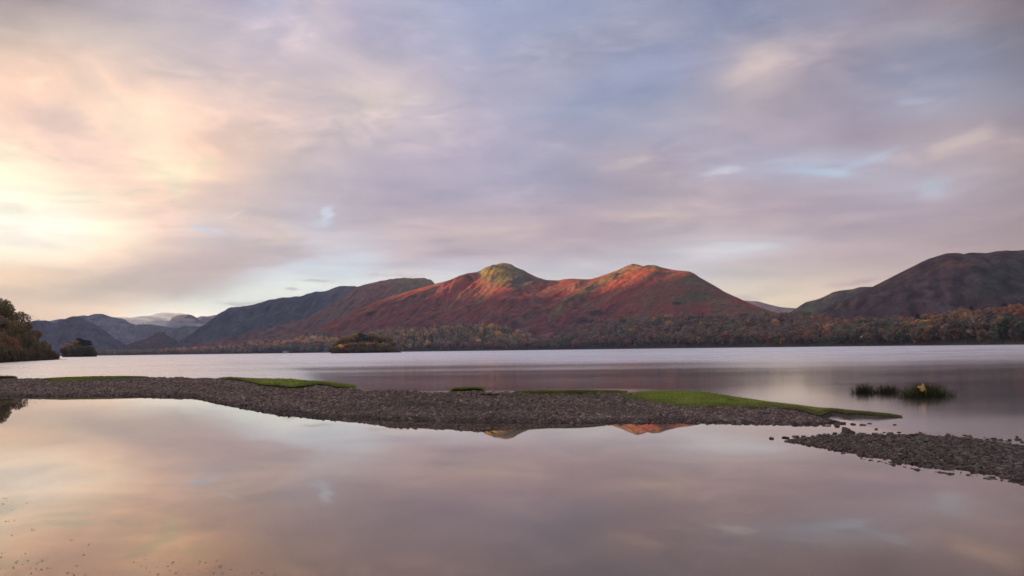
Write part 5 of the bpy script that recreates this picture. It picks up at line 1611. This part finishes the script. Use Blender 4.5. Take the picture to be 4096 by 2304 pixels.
build_bar()


# driftwood branch lying behind the turf block, and a dead twig at the spit edge
def build_twigs():
    def twig(pts, r, label):
        P = [tube(pts[i], pts[i + 1], r * (1 - .15 * i), r * (1 - .15 * (i + 1)), 6) for i in range(len(pts) - 1)]
        mid = np.array(pts[len(pts) // 2]); P.append(tube(mid, mid + np.array((.25, .02, .09)), r * .6, r * .2, 5))
        P.append(tube(np.array(pts[1]), np.array(pts[1]) + np.array((.18, -.05, .07)), r * .5, r * .2, 5))
        V, F = join(P)
        tag(link('driftwood', make_mesh('driftwood', V, F, [M_BARK], smooth=True)), label, 'driftwood')
    a = [first_hit(x, y)[0] + np.array((0, 0, .03)) for x, y in ((1885, 1580), (1915, 1585), (1945, 1583), (1975, 1584), (1998, 1581))]
    twig(a, .022, 'crooked driftwood branch lying on the crest beside the turf block')
    a = [first_hit(x, y)[0] + np.array((0, 0, .03)) for x, y in ((1015, 1592), (1024, 1588), (1034, 1590), (1046, 1586))]
    twig(a, .02, 'short dark driftwood stick on the gravel left of the middle')


build_twigs()


# ------------------------------------------------------------------ rushes and the yellow leaf
def rush_clump(px0, px1, basey, topy, n, tint, label, seed):
    rng = np.random.default_rng(seed)
    c = on_plane(np.array((px0 + px1) / 2.), np.array(float(basey)))
    w = (px1 - px0) / FPX * math.hypot(c[0], c[1])
    H = (basey - topy) / FPX * math.hypot(c[0], c[1])
    o = bpy.data.objects.new('rush_clump', None); COL.objects.link(o); o.location = (c[0], c[1], -.12)
    Vs, Fs, Cs, off = [], [], [], 0
    for i in range(n):
        x = rng.normal(0, .22) * w; y = rng.normal(0, .14) * min(w, .7)
        x = float(np.clip(x, -.47 * w, .47 * w))
        h = (H + .12) * rng.uniform(.4, 1.12) * (1 - .5 * (abs(x) / (.55 * w)) ** 2) + .05
        lean = np.array([rng.normal(0, .24) + .7 * x / w, rng.normal(0, .18)]) * h
        r = rng.uniform(.003, .0055)
        th = rng.uniform(0, np.pi); side = np.array([math.cos(th), math.sin(th), 0]) * r
        pts = [np.array([x + lean[0] * q ** 1.7, y + lean[1] * q ** 1.7, h * (q - .12 * q ** 3)]) for q in (0, .45, .8, 1)]
        ws = (1, .9, .55, .08)
        v = []
        for p, k in zip(pts, ws): v += [p - side * k, p + side * k]
        Vs += v; Fs += [(off, off + 1, off + 3, off + 2), (off + 2, off + 3, off + 5, off + 4), (off + 4, off + 5, off + 7, off + 6)]
        sh = rng.uniform(.6, 1.4); Cs += [(sh * .55, sh * .5, sh * .5)] * 2 + [(sh, sh, sh)] * 6
        off += 8
    b = link('blade', make_mesh('blade', np.array(Vs), np.array(Fs), [M_RUSH], np.array(Cs)), o); b['kind'] = 'stuff'; b.color = (*tint, 1)
    tag(o, label, 'rushes')
    return c


rush_clump(3412, 3503, 1573, 1534, 620, (.075, .058, .036), 'dark brown rush clump standing in the lake, leftmost of three', 1)
rush_clump(3503, 3596, 1574, 1538, 620, (.085, .06, .038), 'brown rush clump in the lake between the dark and the green one', 2)
LC = rush_clump(3606, 3800, 1588, 1535, 1500, (.10, .105, .035), 'wide green rush clump in the lake with the yellow leaf on it', 3)


def build_leaf():
    """lobed yellow tree leaf caught on the rushes"""
    ctr = LC + np.array((-.10, -.22, 0)); 
    r_ = ray(np.array(3692.), np.array(1555.)); t = (ctr[1]) / r_[1]; p = r_ * t + np.array((0, 0, EYE))
    n = 60; th = np.linspace(0, 2 * np.pi, n, endpoint=False)
    rad = .062 + .045 * np.abs(np.cos(2.5 * (th - np.pi / 2))) ** 1.4 + .010 * np.cos(15 * th)
    rad *= 1 - .45 * np.exp(-((th - 1.5 * np.pi) / .22) ** 2)
    x, y = rad * np.cos(th) * 1.25, rad * np.sin(th)
    bend = lambda x, y: .03 * np.cos(x * 22) + .25 * y * y * 4
    top = np.stack([x, y, bend(x, y) + .0012], 1); bot = np.stack([x, y, bend(x, y) - .0012], 1)
    V = np.concatenate([top, bot, [(0, 0, .032), (0, 0, .029)]])
    i = np.arange(n); j = (i + 1) % n
    F = [np.concatenate([np.stack([i, j, np.full(n, 2 * n)], 1), np.stack([j + n, i + n, np.full(n, 2 * n + 1)], 1)]), np.stack([i, i + n, j + n, j], 1)]
    mt = plain_mat('yellow_leaf', (.62, .36, .10), .7, 30, .18)
    o = bpy.data.objects.new('yellow_leaf', None); COL.objects.link(o)
    o.location = p; o.rotation_euler = (math.radians(58), math.radians(14), math.radians(20)); o.scale = (1.3, 1.3, 1.3)
    link('blade', make_mesh('blade', V, F, [mt], smooth=True), o)
    V, F = tube((0, -.05, .03), (.03, -.15, .0), .0028, .002, 6)
    link('stalk', make_mesh('stalk', V, F, [mt]), o)
    tag(o, 'big yellow lobed leaf caught on the green rush clump', 'leaf')


build_leaf()


# ------------------------------------------------------------------ weed bits breaking the pool surface, lower left
def build_weed():
    rng = np.random.default_rng(61)
    mt = plain_mat('wet_weed', (.09, .07, .045), .6, 40, .3)
    protos = []
    for k in range(5):
        P = []
        m_ = 1 + k % 3
        for j in range(m_):
            a = rng.uniform(0, 6.28); b0 = np.array([j * .012, rng.uniform(-.01, .01), -.01])
            pts = [b0 + np.array([math.cos(a) * q * .03, math.sin(a) * q * .02, .012 * math.sin(q * 3) + .004 + (.02 * q if k == 4 else 0)]) for q in (0, .4, .8, 1.2)]
            P += [tube(pts[i], pts[i + 1], .0035 * (1 - .2 * i), .0035 * (1 - .2 * (i + 1)), 5) for i in range(3)]
        V, F = join(P)
        protos.append(make_mesh('weed_sprig', V, F, [mt], smooth=True))
    spots = [(30, 1970), (16, 1994), (24, 1993), (30, 2002), (16, 2016), (88, 2021), (104, 2012), (128, 2010), (20, 2037), (48, 2040), (7, 2047), (22, 2086), (34, 2086), (54, 2084), (124, 2119), (134, 2122), (49, 2141), (280, 2161), (288, 2160), (352, 2178), (20, 2210), (10, 2214), (335, 2219), (88, 2224), (102, 2214), (366, 2238), (480, 2211), (8, 2229), (70, 2244), (60, 2252), (86, 2259), (114, 2243), (148, 2254), (158, 2250), (165, 2244), (220, 2254), (306, 2263), (3, 2274), (18, 2274), (50, 2272), (126, 2273), (142, 2276), (160, 2278), (172, 2280), (188, 2271), (187, 2281), (202, 2273), (130, 2293), (155, 2284), (275, 2292), (285, 2290), (292, 2294), (300, 2299), (310, 2293), (345, 2299), (395, 2294), (535, 2249), (580, 2237), (567, 2264), (588, 2272), (643, 2242), (672, 2252), (688, 2249), (722, 2248), (600, 2290), (626, 2268), (672, 2266), (690, 2260), (682, 2283), (700, 2294), (792, 2257), (802, 2247), (820, 2252), (842, 2250), (865, 2246), (820, 2275), (832, 2272), (800, 2283), (862, 2271), (875, 2268), (898, 2253), (924, 2256), (962, 2260), (920, 2278), (952, 2279), (885, 2297), (893, 2292), (852, 2292), (988, 2292), (1010, 2293), (1024, 2287), (1048, 2292), (1096, 2300), (560, 2300), (630, 2299), (750, 2293)]
    for i, (x, y) in enumerate(spots):
        p = on_plane(np.array(float(x)), np.array(float(y)))
        o = link('weed_sprig', protos[i % 5], None, (p[0], p[1], 0), (0, 0, rng.uniform(0, 6.28)), rng.uniform(.25, .55))
        tag(o, 'tiny dark sprig of weed breaking the calm water low on the left', 'weed', 'weed sprigs in the calm water')


build_weed()


# ------------------------------------------------------------------ air: haze over the whole valley, mist on the far fells
def volume_mat(name, colour, density, anis=0.0):
    mt, n, out = new_mat(name)
    v = n.node('ShaderNodeVolumePrincipled')
    v.inputs['Color'].default_value = (*colour, 1); v.inputs['Density'].default_value = density; v.inputs['Anisotropy'].default_value = anis
    n.l.new(v.outputs[0], out.inputs['Volume'])
    return mt


HAZE_DENSITY = 6.0e-5
x0, x1, y0, y1, z0, z1 = -7200, 4600, -4500, 10400, -5.0, 775.0
hv = np.array([(x, y, z) for x in (x0, x1) for y in (y0, y1) for z in (z0, z1)], float)
hf = np.array([(0, 1, 3, 2), (4, 6, 7, 5), (0, 4, 5, 1), (2, 3, 7, 6), (0, 2, 6, 4), (1, 5, 7, 3)])
hz = link('haze', make_mesh('haze', hv, hf, [volume_mat('haze_air', (.80, .80, 1.0), HAZE_DENSITY)]))
tag(hz, 'thin lavender haze filling the whole valley air', 'haze', None, 'stuff')


def ellipsoids(items, name, label, density, colour=(.95, .93, .97)):
    Vs, Fs, off = [], [], 0
    th = np.linspace(0, np.pi, 9); ph = np.arange(14) * 2 * np.pi / 14
    for (px, py, d, w, h) in items:
        c = np.array(at_px(px, py, d)); sx = w * d / FPX / 2; sz = h * d / FPX / 2
        S = np.array([(math.sin(t) * math.cos(p) * sx, math.sin(t) * math.sin(p) * sx * .8, math.cos(t) * sz) for t in th for p in ph]) + c
        F = np.array([(i * 14 + j, i * 14 + (j + 1) % 14, (i + 1) * 14 + (j + 1) % 14, (i + 1) * 14 + j) for i in range(8) for j in range(14)])
        Vs.append(S); Fs.append(F + off); off += len(S)
    o = link(name, make_mesh(name, np.concatenate(Vs), np.concatenate(Fs)[:, ::-1], [volume_mat('mist_air', colour, density)], smooth=True))
    tag(o, label, 'mist', None, 'stuff')

ellipsoids([(470, 1276, 7900, 120, 14), (520, 1286, 8000, 170, 26), (600, 1283, 8100, 170, 38), (665, 1272, 8150, 130, 42), (702, 1262, 8200, 90, 22), (620, 1298, 7900, 220, 30), (720, 1301, 7900, 190, 22), (790, 1304, 7300, 100, 12), (752, 1281, 8150, 60, 16)],
           'mist', 'soft band of mist lying over the far fells at the valley head', 0.0055)
ellipsoids([(3735, 1215, 1700, 60, 44), (3780, 1236, 1700, 100, 30), (3835, 1246, 1700, 130, 22)], 'mist', 'faint wisp of mist low on the big dark fell', 0.0022)


# ------------------------------------------------------------------ labels: tell apart look-alike trees by their order along the shore
ORDER = ('first second third fourth fifth sixth seventh eighth ninth tenth eleventh twelfth thirteenth fourteenth fifteenth sixteenth seventeenth eighteenth '
         'nineteenth twentieth').split() + ['twenty-' + w_ for w_ in 'first second third fourth fifth sixth seventh eighth ninth'.split()]
same = {}
for o in COL.objects:
    if o.parent is None and o.get('category') in ('tree', 'shrub'):
        same.setdefault(o['label'], []).append(o)
for lab, obs in same.items():
    if 1 < len(obs) <= len(ORDER):
        obs.sort(key=lambda q: float(project(np.array([tuple(q.location)]))[0][0]))
        for k, o in enumerate(obs):
            o['label'] = f'{ORDER[k]} from left: {lab}'
